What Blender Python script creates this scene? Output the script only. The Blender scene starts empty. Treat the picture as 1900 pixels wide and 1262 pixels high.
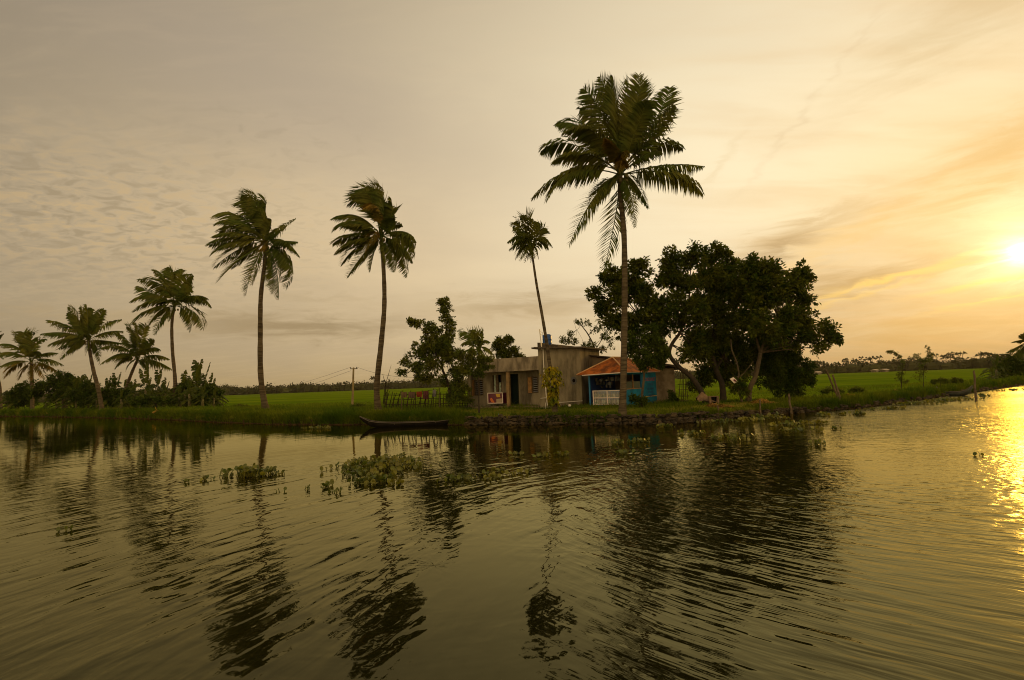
import bpy, math, random
from mathutils import Vector, Matrix, noise
random.seed(7)
SC = bpy.context.scene
COL = SC.collection
V = Vector
R = math.radians
# ------------------------------------------------------------------ camera
F_PX, CX, CY = 950.0, 950.0, 631.0
CAM_H = 2.5
PITCH, ROLL = math.atan(80/950.0), math.atan(0.037)
FW = V((0, math.cos(PITCH), math.sin(PITCH)))
_r0, _u0 = V((1, 0, 0)), V((0, -math.sin(PITCH), math.cos(PITCH)))
RT = _r0*math.cos(ROLL) - _u0*math.sin(ROLL)
UP = _r0*math.sin(ROLL) + _u0*math.cos(ROLL)
CAMP = V((0, 0, CAM_H))
cd = bpy.data.cameras.new('camera'); cam = bpy.data.objects.new('camera', cd); COL.objects.link(cam)
m = Matrix((RT, UP, -FW)).transposed().to_4x4(); m.translation = CAMP
cam.matrix_world = m
cd.sensor_width = 36; cd.lens = 36*F_PX/1900.0
cd.clip_start = 0.1; cd.clip_end = 8000
SC.camera = cam

def ray(x, y):
    return (FW + RT*((x-CX)/F_PX) + UP*((CY-y)/F_PX))
def at_depth(x, y, Y):
    d = ray(x, y); return CAMP + d*(Y/d.y)
def at_z(x, y, z=0.0):
    d = ray(x, y); return CAMP + d*((z-CAM_H)/d.z)
def project(p):
    q = V(p)-CAMP; w = q.dot(FW)
    return CX + F_PX*q.dot(RT)/w, CY - F_PX*q.dot(UP)/w

# ------------------------------------------------------------------ sky
SUN = ray(1893, 466).normalized()
SUN_EL = math.asin(SUN.z); SUN_AZ = math.atan2(SUN.x, SUN.y)
def lin(r, g, b):
    f = lambda c: (c/255/12.92) if c/255 <= 0.04045 else ((c/255+0.055)/1.055)**2.4
    return (f(r), f(g), f(b), 1)
world = bpy.data.worlds.new('World'); SC.world = world; world.use_nodes = True
NT = world.node_tree; NT.nodes.clear()

class NG:
    def __init__(s, nt): s.nt = nt
    def n(s, t, **kw):
        nd = s.nt.nodes.new(t)
        for k, v in kw.items(): setattr(nd, k, v)
        return nd
    def put(s, sock, v):
        if isinstance(v, bpy.types.NodeSocket): s.nt.links.new(v, sock)
        elif v is not None: sock.default_value = v
    def m(s, op, a, b=None, c=None, clamp=False):
        nd = s.n('ShaderNodeMath', operation=op, use_clamp=clamp)
        for i, v in enumerate((a, b, c)):
            if v is not None: s.put(nd.inputs[i], v)
        return nd.outputs[0]
    def vm(s, op, a, b=None):
        nd = s.n('ShaderNodeVectorMath', operation=op)
        s.put(nd.inputs[0], a)
        if b is not None: s.put(nd.inputs[1], b)
        return nd.outputs['Value'] if op in ('DOT_PRODUCT', 'LENGTH', 'DISTANCE') else nd.outputs[0]
    def xyz(s, x, y, z=0.0):
        nd = s.n('ShaderNodeCombineXYZ')
        for i, v in enumerate((x, y, z)): s.put(nd.inputs[i], v)
        return nd.outputs[0]
    def sep(s, v):
        nd = s.n('ShaderNodeSeparateXYZ'); s.put(nd.inputs[0], v); return nd.outputs
    def mix(s, f, a, b, mode='MIX'):
        nd = s.n('ShaderNodeMix', data_type='RGBA', blend_type=mode)
        s.put(nd.inputs[0], f); s.put(nd.inputs[6], a); s.put(nd.inputs[7], b); return nd.outputs[2]
    def noise(s, vec, scale=5, detail=3, rough=0.5, dist=0.0):
        nd = s.n('ShaderNodeTexNoise'); s.put(nd.inputs['Vector'], vec)
        nd.inputs['Scale'].default_value = scale; nd.inputs['Detail'].default_value = detail
        nd.inputs['Roughness'].default_value = rough; nd.inputs['Distortion'].default_value = dist
        return nd.outputs[0]
    def ramp(s, v, a, b, c=0.0, d=1.0, smooth=True):
        nd = s.n('ShaderNodeMapRange', interpolation_type='SMOOTHSTEP' if smooth else 'LINEAR')
        s.put(nd.inputs[0], v)
        for i, k in enumerate((a, b, c, d)): nd.inputs[i+1].default_value = k
        return nd.outputs[0]

g = NG(NT)
tc = g.n('ShaderNodeTexCoord'); D = g.vm('NORMALIZE', tc.outputs['Generated'])
dx, dy, dz = g.sep(D)
az = g.m('ARCTAN2', dx, dy); el = g.m('ARCSINE', dz)
elp = g.m('MAXIMUM', el, 0.0)
cs = g.m('MINIMUM', g.vm('DOT_PRODUCT', D, tuple(SUN)), 1.0)
th = g.m('ARCCOSINE', cs)
def gauss2(a0, e0, sa, se, rot=0.0, warp=None):
    a = g.m('SUBTRACT', az, a0); e = g.m('SUBTRACT', el, e0)
    if warp is not None: e = g.m('ADD', e, warp)
    c, s_ = math.cos(rot), math.sin(rot)
    u = g.m('ADD', g.m('MULTIPLY', a, c/sa), g.m('MULTIPLY', e, s_/sa))
    v = g.m('ADD', g.m('MULTIPLY', a, -s_/se), g.m('MULTIPLY', e, c/se))
    q = g.m('ADD', g.m('MULTIPLY', u, u), g.m('MULTIPLY', v, v))
    return g.m('EXPONENT', g.m('MULTIPLY', q, -1.0))
def pxdir(x, y):
    d = ray(x, y).normalized(); return math.atan2(d.x, d.y), math.asin(d.z)
def gpx(x, y, sx, sy, rot=0.0, warp=None):      # a patch of cloud at a bearing and height in the sky
    a, e = pxdir(x, y); d = ray(x, y); k = 1/F_PX/(d.length)
    return gauss2(a, e, sx*k*1.1, sy*k, rot, warp)
# flat cloud deck coordinates
inv = g.m('DIVIDE', 1.0, g.m('ADD', elp, 0.16))
deck = g.xyz(g.m('MULTIPLY', dx, inv), g.m('MULTIPLY', dy, inv), 0.0)
n_big = g.noise(deck, 0.9, 4, 0.5, 0.4)
rotd = g.n('ShaderNodeMapping', vector_type='POINT'); g.put(rotd.inputs[0], deck)
rotd.inputs['Rotation'].default_value = (0, 0, R(38)); rotd.inputs['Scale'].default_value = (0.55, 2.6, 1)
n_str = g.noise(rotd.outputs[0], 1.6, 5, 0.55, 0.3)
low = g.xyz(g.m('MULTIPLY', az, 3.2), g.m('MULTIPLY', el, 22.0), 3.0)
n_low = g.noise(low, 1.5, 5, 0.6, 0.5)
n_wisp = g.noise(g.xyz(g.m('MULTIPLY', az, 7.0), g.m('MULTIPLY', el, 30.0), 9.0), 1.4, 6, 0.62, 0.8)
warp = g.m('MULTIPLY', g.m('SUBTRACT', n_wisp, 0.5), 0.09)
base = g.mix(g.ramp(az, R(-55), R(5)), lin(148, 138, 122), lin(208, 192, 166))
a1, e1 = pxdir(1400, 240)
lobe = gauss2(a1, e1, R(40), R(26))
c = g.mix(g.m('MULTIPLY', lobe, 0.98), base, lin(255, 244, 214))
a2, e2 = pxdir(620, 480)
c = g.mix(g.m('MULTIPLY', gauss2(a2, e2, R(26), R(15)), 0.45), c, lin(218, 192, 150))
# sun side warmth
c = g.mix(g.m('MULTIPLY', g.m('EXPONENT', g.m('MULTIPLY', g.m('POWER', g.m('DIVIDE', th, R(17)), 2.0), -1.0)), 0.50), c, lin(246, 214, 140))
# horizon veil
hz = g.mix(g.ramp(az, R(-10), R(45)), lin(168, 146, 103), lin(176, 140, 80))
hz = g.mix(g.ramp(az, R(-50), R(-25)), lin(146, 127, 88), hz)
c = g.mix(g.m('MULTIPLY', g.m('EXPONENT', g.m('MULTIPLY', elp, -1/R(5.2))), 0.95), c, hz)
# lens corner falloff put into the sky colour, duller high on the left
c = g.mix(g.m('MULTIPLY', g.ramp(el, R(12), R(46)), g.ramp(az, R(60), R(-25), 0.08, 0.45)), c, lin(112, 103, 92))
# unseen sky behind and overhead, brightened and warmed as added fill light
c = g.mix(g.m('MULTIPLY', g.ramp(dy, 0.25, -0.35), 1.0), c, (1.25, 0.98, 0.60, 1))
# broad soft cloud modulation
c = g.mix(g.ramp(n_big, 0.38, 0.66, 0.0, 0.22), c, g.mix(g.ramp(az, R(-45), R(25)), lin(132, 122, 110), lin(196, 178, 158)), 'MIX')
c = g.mix(g.ramp(g.noise(rotd.outputs[0], 4.5, 6, 0.62, 0.8), 0.46, 0.7, 0.0, 0.07), c, lin(232, 208, 172))
c = g.mix(g.m('MULTIPLY', g.ramp(n_str, 0.42, 0.66, 0.0, 0.30), g.ramp(az, R(2), R(35))), c, lin(220, 180, 122))
# ripple cloud field, upper left
rip = g.n('ShaderNodeMapping'); g.put(rip.inputs[0], deck); rip.inputs['Rotation'].default_value = (0, 0, R(-20)); rip.inputs['Scale'].default_value = (1.0, 1.35, 1)
n_rip = g.noise(rip.outputs[0], 14, 3, 0.55, 0.6)
rm = gpx(190, 400, 330, 120)
c = g.mix(g.m('MULTIPLY', gpx(560, 170, 420, 130, -0.25, warp), 0.40), c, lin(160, 149, 140))
c = g.mix(g.m('MULTIPLY', g.ramp(n_rip, 0.45, 0.68, 0.0, 0.42), rm), c, lin(206, 176, 126))
c = g.mix(g.m('MULTIPLY', g.ramp(n_rip, 0.52, 0.34, 0.0, 0.36), rm), c, lin(128, 112, 84))
rm2 = gpx(520, 250, 150, 50)
c = g.mix(g.m('MULTIPLY', g.ramp(n_rip, 0.5, 0.34, 0.0, 0.16), rm2), c, lin(140, 130, 112))
# low grey cloud streaks
for (x, y, sx, sy, rot, amt, colr) in ((560, 608, 170, 20, 0.02, .75, (140, 122, 92)), (960, 565, 140, 22, 0.0, .6, (168, 146, 110)), (600, 560, 80, 8, 0.0, .30, (160, 140, 104)),
        (1300, 560, 420, 34, 0.03, .30, (190, 160, 112)), (1440, 462, 80, 18, 0.28, .85, (170, 146, 110)), (1560, 532, 180, 30, 0.16, .78, (182, 152, 104)),
        (1640, 395, 260, 30, 0.42, .75, (234, 200, 138)), (1850, 310, 170, 60, 0.35, .8, (220, 182, 120)), (1480, 430, 200, 22, 0.25, .5, (206, 176, 128)), (1760, 60, 200, 60, 0.3, .45, (206, 180, 134)), (1500, 200, 190, 7, 0.75, .22, (205, 178, 142)), (1330, 310, 70, 8, 0.75, .22, (214, 186, 140)),
        (1720, 600, 330, 46, 0.06, .62, (196, 160, 98)), (150, 590, 260, 16, 0.0, .25, (176, 150, 104)), (1500, 330, 120, 30, 0.3, .0, (255, 240, 205))):
    f = g.m('MULTIPLY', gpx(x, y, sx, sy, rot, warp), g.ramp(n_low, 0.30, 0.60, 0.25, 1.0))
    c = g.mix(g.m('MULTIPLY', f, amt), c, lin(*colr))
for (x, y, sx, sy, rot, amt) in ((1640, 520, 150, 5, 0.20, .6), (1600, 548, 120, 4, 0.2, .35), (1850, 520, 90, 5, 0.12, .7), (1730, 500, 130, 5, 0.1, .4), (1870, 550, 90, 4, 0.15, .5)):
    f = g.m('MULTIPLY', gpx(x, y, sx, sy, rot, g.m('MULTIPLY', warp, 0.35)), amt)
    c = g.mix(f, c, lin(252, 214, 118))
# veiled sun
def lobe_sun(sig, p, colr):
    e = g.m('EXPONENT', g.m('MULTIPLY', g.m('POWER', g.m('DIVIDE', th, sig), p), -1.0))
    return g.mix(1.0, (0, 0, 0, 1), g.vm('MULTIPLY', g.xyz(e, e, e), colr))
thin = g.ramp(n_wisp, 0.30, 0.62, 1.15, 0.55)
core = g.vm('MULTIPLY', g.vm('ADD', lobe_sun(R(0.8), 1.2, (3.2, 2.8, 1.8)), lobe_sun(R(3.0), 1.4, (0.42, 0.38, 0.22))), g.xyz(thin, thin, thin))
halo = g.vm('MULTIPLY', lobe_sun(R(4.6), 1.2, (.18, 0.14, 0.05)), g.xyz(thin, thin, thin))
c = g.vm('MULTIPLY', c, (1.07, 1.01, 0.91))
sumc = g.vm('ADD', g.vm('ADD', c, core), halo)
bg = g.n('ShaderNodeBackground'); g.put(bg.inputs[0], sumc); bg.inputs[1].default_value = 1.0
sky = g.n('ShaderNodeTexSky', sky_type='NISHITA'); sky.sun_disc = False
sky.sun_elevation = SUN_EL; sky.sun_rotation = SUN_AZ; sky.dust_density = 4.0; sky.air_density = 1.6
bg2 = g.n('ShaderNodeBackground'); NT.links.new(sky.outputs[0], bg2.inputs[0]); bg2.inputs[1].default_value = 0.004
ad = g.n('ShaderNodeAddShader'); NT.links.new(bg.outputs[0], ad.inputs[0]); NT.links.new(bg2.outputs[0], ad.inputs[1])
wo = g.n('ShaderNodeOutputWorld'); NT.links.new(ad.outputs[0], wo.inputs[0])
world.cycles.sampling_method = 'MANUAL'; world.cycles.sample_map_resolution = 1024

ld = bpy.data.lights.new('sun', 'SUN'); ld.energy = 1.6; ld.angle = R(2.5); ld.color = (1.0, 0.56, 0.11)
lo = bpy.data.objects.new('sun', ld); COL.objects.link(lo)
lo.rotation_euler = SUN.to_track_quat('Z', 'Y').to_euler(); lo.location = (60, 60, 60)

SC.view_settings.view_transform = 'Standard'; SC.view_settings.look = 'None'
SC.view_settings.exposure = 0.0; SC.view_settings.gamma = 1.0
SC.render.engine = 'CYCLES'
SC.cycles.use_denoising = True; SC.cycles.denoising_prefilter = 'ACCURATE'; SC.cycles.use_adaptive_sampling = False
SC.cycles.filter_width = 1.05; SC.cycles.max_bounces = 6; SC.cycles.transparent_max_bounces = 6
SC.cycles.sample_clamp_indirect = 4.0; SC.cycles.sample_clamp_direct = 12.0

# ------------------------------------------------------------------ helpers
class MB:
    def __init__(s): s.v = []; s.f = []
    def add(s, vs, fs):
        o = len(s.v); s.v += [tuple(p) for p in vs]; s.f += [tuple(i+o for i in f) for f in fs]
    def quad(s, a, b, c, d): s.add((a, b, c, d), ((0, 1, 2, 3),))
    def tri(s, a, b, c): s.add((a, b, c), ((0, 1, 2),))
    def box(s, x0, x1, y0, y1, z0, z1, fr=None):
        P = [(x0, y0, z0), (x1, y0, z0), (x1, y1, z0), (x0, y1, z0), (x0, y0, z1), (x1, y0, z1), (x1, y1, z1), (x0, y1, z1)]
        if fr: P = [fr(*p) for p in P]
        s.add(P, ((0, 3, 2, 1), (4, 5, 6, 7), (0, 1, 5, 4), (1, 2, 6, 5), (2, 3, 7, 6), (3, 0, 4, 7)))
    def tube(s, pts, rad, n=6, cap=True):
        pts = [V(p) for p in pts]
        if not hasattr(rad, '__len__'): rad = [rad]*len(pts)
        o = len(s.v); prev = None
        for i, p in enumerate(pts):
            t = (pts[min(i+1, len(pts)-1)]-pts[max(i-1, 0)])
            if t.length < 1e-9: t = V((0, 0, 1))
            t.normalize()
            if prev is None:
                a = V((1, 0, 0)) if abs(t.x) < 0.8 else V((0, 1, 0))
            else: a = prev
            a = (a - t*a.dot(t)).normalized(); prev = a
            b = t.cross(a)
            for k in range(n):
                an = 2*math.pi*k/n
                s.v.append(tuple(p + (a*math.cos(an)+b*math.sin(an))*rad[i]))
        for i in range(len(pts)-1):
            for k in range(n):
                s.f.append((o+i*n+k, o+i*n+(k+1) % n, o+(i+1)*n+(k+1) % n, o+(i+1)*n+k))
        if cap:
            s.f.append(tuple(o+k for k in reversed(range(n)))); s.f.append(tuple(o+(len(pts)-1)*n+k for k in range(n)))
    def rock(s, c, sx, sy, sz, seed=0, flat=0.25):
        rr = random.Random(seed); o = len(s.v); n = 7; rows = 4
        jit = [[1+rr.uniform(-flat, flat) for _ in range(n)] for _ in range(rows)]
        s.v.append((c[0], c[1], c[2]-sz))
        for i in range(rows):
            ph = math.pi*(i+1)/(rows+1)-math.pi/2
            for k in range(n):
                an = 2*math.pi*k/n; q = math.copysign(abs(math.cos(ph))**0.5, math.cos(ph))*jit[i][k]
                s.v.append((c[0]+sx*q*math.cos(an), c[1]+sy*q*math.sin(an), c[2]+sz*math.sin(ph)*jit[i][(k+2) % n]))
        s.v.append((c[0], c[1], c[2]+sz)); top = len(s.v)-1
        for k in range(n):
            s.f.append((o, o+1+(k+1) % n, o+1+k)); s.f.append((top, top-n+k, top-n+(k+1) % n))
            for i in range(rows-1):
                a = o+1+i*n; s.f.append((a+k, a+(k+1) % n, a+n+(k+1) % n, a+n+k))
    def build(s, name, mat, parent=None, smooth=False):
        off = V((0, 0, 0))
        if parent is not None:
            q = parent
            while q is not None: off += V(q.location); q = q.parent
        me = bpy.data.meshes.new(name)
        me.from_pydata([(p[0]-off.x, p[1]-off.y, p[2]-off.z) for p in s.v], [], s.f)
        me.materials.append(mat)
        if smooth: me.polygons.foreach_set('use_smooth', [True]*len(me.polygons))
        me.update()
        ob = bpy.data.objects.new(name, me); COL.objects.link(ob); ob.parent = parent
        return ob
def tag(o, label=None, cat=None, group=None, kind=None):
    for k, v in (('label', label), ('category', cat), ('group', group), ('kind', kind)):
        if v: o[k] = v
    return o
def thing(name, loc, label, cat, group=None):
    o = bpy.data.objects.new(name, None); COL.objects.link(o); o.location = loc; o.empty_display_size = 0.2
    return tag(o, label, cat, group)
def bez(p0, p1, p2, n):
    return [p0*(1-t)**2 + p1*2*t*(1-t) + p2*t*t for t in [i/(n-1) for i in range(n)]]
def cr(pts, n):                                    # smooth path through points
    out = []
    P = [pts[0]]+list(pts)+[pts[-1]]
    for i in range(1, len(P)-2):
        for k in range(n):
            t = k/n; a, b, c_, d = P[i-1], P[i], P[i+1], P[i+2]
            out.append(0.5*((2*b)+(c_-a)*t+(2*a-5*b+4*c_-d)*t*t+(3*b-a-3*c_+d)*t**3))
    out.append(V(pts[-1])); return out

# ------------------------------------------------------------------ materials
def mat(name, rgb, rough=0.8, var=None, vscale=3.0, bump=0.0, bscale=20.0, island=0.0, transl=0.0, spec=0.3, metal=0.0, coord='Object', stretch=None, detail=4):
    M_ = bpy.data.materials.new(name); M_.use_nodes = True; nt = M_.node_tree; b = nt.nodes['Principled BSDF']; h = NG(nt)
    b.inputs['Roughness'].default_value = rough; b.inputs['Metallic'].default_value = metal
    b.inputs['Specular IOR Level'].default_value = spec
    col = (*rgb, 1)
    t = h.n('ShaderNodeTexCoord').outputs['Object']
    if stretch:
        mp = h.n('ShaderNodeMapping'); h.put(mp.inputs[0], t); mp.inputs['Scale'].default_value = stretch; t = mp.outputs[0]
    if var is not None:
        nz = h.noise(t, vscale, detail, 0.6)
        col = h.mix(h.ramp(nz, 0.35, 0.65), col, (*var, 1))
    if island:
        geo = h.n('ShaderNodeNewGeometry')
        rv = h.ramp(geo.outputs['Random Per Island'], 0, 1, 1-island, 1+island, False)
        col = h.vm('MULTIPLY', col, h.xyz(rv, rv, h.m('MULTIPLY', rv, 0.9)))
    h.put(b.inputs['Base Color'], col)
    if bump:
        bn = h.n('ShaderNodeBump'); bn.inputs['Strength'].default_value = 1.0; bn.inputs['Distance'].default_value = bump
        h.put(bn.inputs['Height'], h.noise(t, bscale, 4, 0.6)); h.put(b.inputs['Normal'], bn.outputs[0])
    if transl:
        tr = h.n('ShaderNodeBsdfTranslucent'); 
        if isinstance(col, tuple): tr.inputs[0].default_value = col
        else: h.put(tr.inputs[0], col)
        mx = h.n('ShaderNodeMixShader'); mx.inputs[0].default_value = transl
        nt.links.new(b.outputs[0], mx.inputs[1]); nt.links.new(tr.outputs[0], mx.inputs[2])
        nt.links.new(mx.outputs[0], nt.nodes['Material Output'].inputs[0])
    return M_
m_frond = mat('palm_leaf', (0.0510, 0.0714, 0.0102), 0.6, (0.1020, 0.0986, 0.0153), 0.5, island=0.35, transl=0.3, spec=0.06)
m_frondy = mat('palm_leaf_yellowing', (0.1680, 0.1020, 0.0144), 0.6, (0.0900, 0.0744, 0.0120), 0.8, island=0.35, transl=0.3, spec=0.06)
m_trunk = mat('palm_bark', (0.105, 0.080, 0.046), 0.95, (0.040, 0.030, 0.018), 1.6, bump=0.03, bscale=2.2, stretch=(.6, .6, 6), spec=.05)
m_bark = mat('tree_bark', (0.040, 0.028, 0.016), 0.95, (0.020, 0.015, 0.008), 3, bump=0.02, bscale=12)
m_barkl = mat('pale_bark', (0.085, 0.060, 0.030), 0.95, (0.045, 0.033, 0.018), 3, bump=0.02, bscale=12)
m_leaf = mat('broad_leaf', (0.034, 0.060, 0.007), 0.55, (0.098, 0.105, 0.010), 1.1, island=0.45, transl=0.42, spec=0.06)  # yellow-green variation raised to paint sunlit leaf spots into the colour
m_leaf2 = mat('broad_leaf_pale', (0.0612, 0.0900, 0.0126), 0.55, (0.1080, 0.1080, 0.0144), 0.6, island=0.4, transl=0.3, spec=0.06)  # paler leaf green for some trees, saplings and bushes
m_leafd = mat('dense_leaf', (0.028, 0.050, 0.006), 0.6, (0.055, 0.072, 0.008), 0.7, island=0.4, transl=0.15, spec=0.06)
m_ban = mat('banana_leaf', (0.030, 0.046, 0.005), 0.5, (0.062, 0.068, 0.007), 0.5, island=0.25, transl=0.35, spec=0.06)
m_banstem = mat('banana_stem', (0.1430, 0.1300, 0.0455), 0.7, (0.0780, 0.0585, 0.0260), 2)
m_vine = mat('vine_leaf', (0.10, 0.13, 0.008), 0.5, (0.30, 0.22, 0.008), 1.8, island=0.3, transl=0.4, spec=0.06)
m_hya = mat('hyacinth_leaf', (0.055, 0.078, 0.006), 0.5, (0.15, 0.135, 0.012), 1.5, island=0.35, transl=0.35, spec=0.4)
m_grass = mat('grass_blades', (0.048, 0.088, 0.004), 0.8, (0.105, 0.128, 0.007), 0.35, island=0.35, transl=0.3, spec=0.06)
m_paddyb = mat('paddy_blades', (0.075, 0.120, 0.005), 0.8, (0.11, 0.14, 0.007), 0.1, island=0.25, transl=0.4, spec=0.06)
m_dryg = mat('dry_grass', (0.30, 0.17, 0.035), 0.9, (0.16, 0.09, 0.025), 1.2, island=0.4, spec=0.06)
m_stone = mat('laterite_stone', (0.052, 0.036, 0.020), 1.0, (0.016, 0.013, 0.008), 2.5, bump=0.02, bscale=14, island=0.4)
m_far = mat('far_foliage', (0.030, 0.034, 0.012), 0.9, (0.042, 0.042, 0.016), 0.02, island=0.3, spec=0.06)
m_wood = mat('weathered_wood', (0.12, 0.08, 0.04), 0.85, (0.06, 0.042, 0.024), 6, bump=0.01, bscale=20)
m_woodo = mat('orange_wood', (0.30, 0.15, 0.04), 0.7, (0.18, 0.09, 0.03), 5)
m_hull = mat('tarred_hull', (0.007, 0.006, 0.005), 0.9, (0.014, 0.011, 0.007), 4, spec=.03, bump=0.005, bscale=16)
m_hullrim = mat('boat_rim', (0.10, 0.08, 0.055), 0.7, (0.07, 0.055, 0.035), 5)
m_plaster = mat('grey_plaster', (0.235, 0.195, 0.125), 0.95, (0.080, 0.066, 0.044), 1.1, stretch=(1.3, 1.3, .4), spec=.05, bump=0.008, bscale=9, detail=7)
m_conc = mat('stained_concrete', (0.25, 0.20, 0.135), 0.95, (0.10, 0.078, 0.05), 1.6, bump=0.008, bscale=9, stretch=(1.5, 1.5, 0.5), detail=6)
m_plaster2 = mat('shaded_side_plaster', (0.20, 0.15, 0.09), 0.95, (0.10, 0.072, 0.04), 1.2, bump=0.008, bscale=9, detail=6)  # darker copy of the plaster, shade of set-back walls put into the colour
m_darkroom = mat('dark_interior', (0.008, 0.007, 0.005), 1.0, spec=.02)  # near-black colour stands for the shade inside openings
m_bamboo = mat('dark_bamboo', (0.045, 0.032, 0.018), 0.95, (0.022, 0.016, 0.010), 6, spec=.03)
m_slab = mat('roof_slab', (0.085, 0.065, 0.042), 0.95, (0.045, 0.034, 0.022), 2, bump=0.01, bscale=8)
m_tin = mat('rusty_orange_tin', (0.34, 0.095, 0.016), 0.85, (0.11, 0.036, 0.012), 1.9, spec=.1, bump=0.004, bscale=6, detail=8)
m_tinr = mat('tin_ridge_cap', (0.50, 0.30, 0.13), 0.6, (0.40, 0.20, 0.08), 3)
m_blue = mat('blue_paint', (0.014, 0.16, 0.25), 0.7, (0.012, 0.10, 0.16), 1.5, spec=.1)
m_blue2 = mat('bright_blue_paint', (0.02, 0.15, 0.30), 0.5, (0.02, 0.12, 0.24), 2)
m_tank = mat('blue_plastic', (0.012, 0.060, 0.21), 0.4)
m_white = mat('white_pipe', (0.55, 0.50, 0.42), 0.5)
m_whitef = mat('white_frame', (0.62, 0.52, 0.44), 0.6)
m_maroon = mat('maroon_panel', (0.085, 0.008, 0.022), 0.4)
m_yellow = mat('yellow_print', (0.42, 0.25, 0.02), 0.5)
m_orange = mat('orange_print', (0.45, 0.11, 0.02), 0.5)
m_beige = mat('beige_print', (0.28, 0.21, 0.13), 0.6)
m_red = mat('red_paint', (0.33, 0.02, 0.03), 0.6)
m_navy = mat('navy_paint', (0.015, 0.03, 0.10), 0.6)
m_glass = mat('dusty_glass', (0.10, 0.11, 0.075), 0.2)
m_daylight = mat('painted_daylight', (0.55, 0.60, 0.48), 0.9, (0.25, 0.30, 0.22), 9)  # pale colour stands for daylight seen through the middle window
m_red_cloth = mat('red_cloth', (0.19, 0.03, 0.01), 0.9)
m_brown_cloth = mat('brown_cloth', (0.10, 0.06, 0.04), 0.9, (0.10, 0.06, 0.04), 3)
m_tarp = mat('tarpaulin', (0.17, 0.105, 0.055), 0.95, (0.08, 0.05, 0.03), 2)
m_wire = mat('wire', (0.02, 0.02, 0.02), 0.6)
# ------------------------------------------------------------------ bank line and ground
WL = [(-260, 779), (-120, 773.5), (0, 773), (100, 774), (200, 776), (300, 779), (400, 784), (500, 788), (600, 789), (700, 788), (860, 789), (1000, 788), (1130, 789), (1250, 787),
      (1300, 782), (1350, 777), (1420, 771), (1480, 766), (1540, 762), (1600, 757), (1650, 750), (1700, 743), (1750, 736), (1800, 729), (1850, 721), (1900, 713.5), (1990, 703), (2100, 693)]
WLW = [at_z(x, y, 0) for x, y in WL]
AZR = [(math.atan2(p.x, p.y), math.hypot(p.x, p.y)) for p in WLW]
def lerp_tab(tab, a):
    if a <= tab[0][0]: return tab[0][1]
    for (a0, v0), (a1_, v1) in zip(tab, tab[1:]):
        if a <= a1_:
            t = (a-a0)/(a1_-a0); return v0+(v1-v0)*t
    return tab[-1][1]
def rbank(a):
    b = min(lerp_tab(AZR, a), 140)
    return b*(1+0.012*noise.noise(V((a*40, 0, 0)))+0.006*noise.noise(V((a*160, 3, 0))))
def azpx(x): p = at_z(x, 790, 0); return math.atan2(p.x, p.y)
FIELD = [(azpx(x), t) for x, t in ((-200, 34), (100, 30), (300, 26), (420, 20), (560, 22), (700, 17), (860, 13), (1000, 16), (1240, 15), (1300, 9), (1400, 7.5), (1500, 8.5), (1600, 9), (1700, 12), (1800, 12), (1900, 14), (2100, 16))]
TOPZ = [(azpx(x), t) for x, t in ((-200, .95), (100, .9), (300, .95), (430, .95), (560, .85), (700, .82), (860, .78), (1250, .75), (1400, .7), (1500, .62), (1650, .6), (1900, .65))]
PROF = [(-1.5, -.9), (-.4, -.5), (0, -.05), (.22, .40), (.5, .62), (1.2, .78), (2.5, .95), (4, 1.0)]
def gh(X, Y):
    a = math.atan2(X, Y); r = math.hypot(X, Y); t = r-rbank(a); top = lerp_tab(TOPZ, a); fd = lerp_tab(FIELD, a)
    z = lerp_tab(PROF, t)*top
    if t > fd-3: 
        k = min(1, (t-(fd-3))/4.5); z = z*(1-k)+0.12*k
    if t > 0.3: z += 0.07*noise.noise(V((X*0.35, Y*0.35, 1)))+0.03*noise.noise(V((X*1.3, Y*1.3, 2)))
    return z
def ground_at(x, Y):                                 # ground point seen in image column x at distance Y
    y = 760.0; p = at_depth(x, y, Y)
    for _ in range(4):
        z = gh(p.x, Y); q = V((p.x, Y, z)); yy = project(q)[1]; p = at_depth(x, yy, Y)
    return V((p.x, Y, gh(p.x, Y)))

gm = MB(); TS = [-1.6, -.8, -.35, -.1, 0, .08, .16, .25, .36, .5, .75, 1.1, 1.6, 2.2, 3, 4, 5, 6, 7, 8, 9, 10, 11, 12, 13, 14, 15.5, 17, 19, 21, 23, 25, 27, 29, 31, 33, 36, 40]
NA = 900; a_lo, a_hi = R(-62), R(62)
for i in range(NA+1):
    a = a_lo+(a_hi-a_lo)*i/NA; rb = rbank(a)
    for t in TS:
        r = rb+t; X, Y = r*math.sin(a), r*math.cos(a); gm.v.append((X, Y, gh(X, Y)))
nt_ = len(TS)
for i in range(NA):
    for k in range(nt_-1): gm.f.append((i*nt_+k, (i+1)*nt_+k, (i+1)*nt_+k+1, i*nt_+k+1))
m_ground = bpy.data.materials.new('bank_earth_and_turf'); m_ground.use_nodes = True
h = NG(m_ground.node_tree); b_ = m_ground.node_tree.nodes['Principled BSDF']; b_.inputs['Roughness'].default_value = 1.0; b_.inputs['Specular IOR Level'].default_value = 0.0
po = h.n('ShaderNodeTexCoord').outputs['Object']
pz = h.sep(po)[2]
turf = h.mix(h.ramp(h.noise(po, 0.5, 6, 0.65), 0.35, 0.68), (0.065, 0.085, 0.008, 1), (0.14, 0.115, 0.018, 1))
soil = h.mix(h.ramp(h.noise(po, 3.0, 5, 0.65), 0.35, 0.65), (0.022, 0.015, 0.008, 1), (0.055, 0.036, 0.018, 1))
zz = h.m('ADD', pz, h.m('MULTIPLY', h.m('SUBTRACT', h.noise(po, 1.3, 4, 0.6), 0.5), 0.5))
h.put(b_.inputs['Base Color'], h.mix(h.ramp(zz, 0.26, 0.50), soil, turf))
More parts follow.
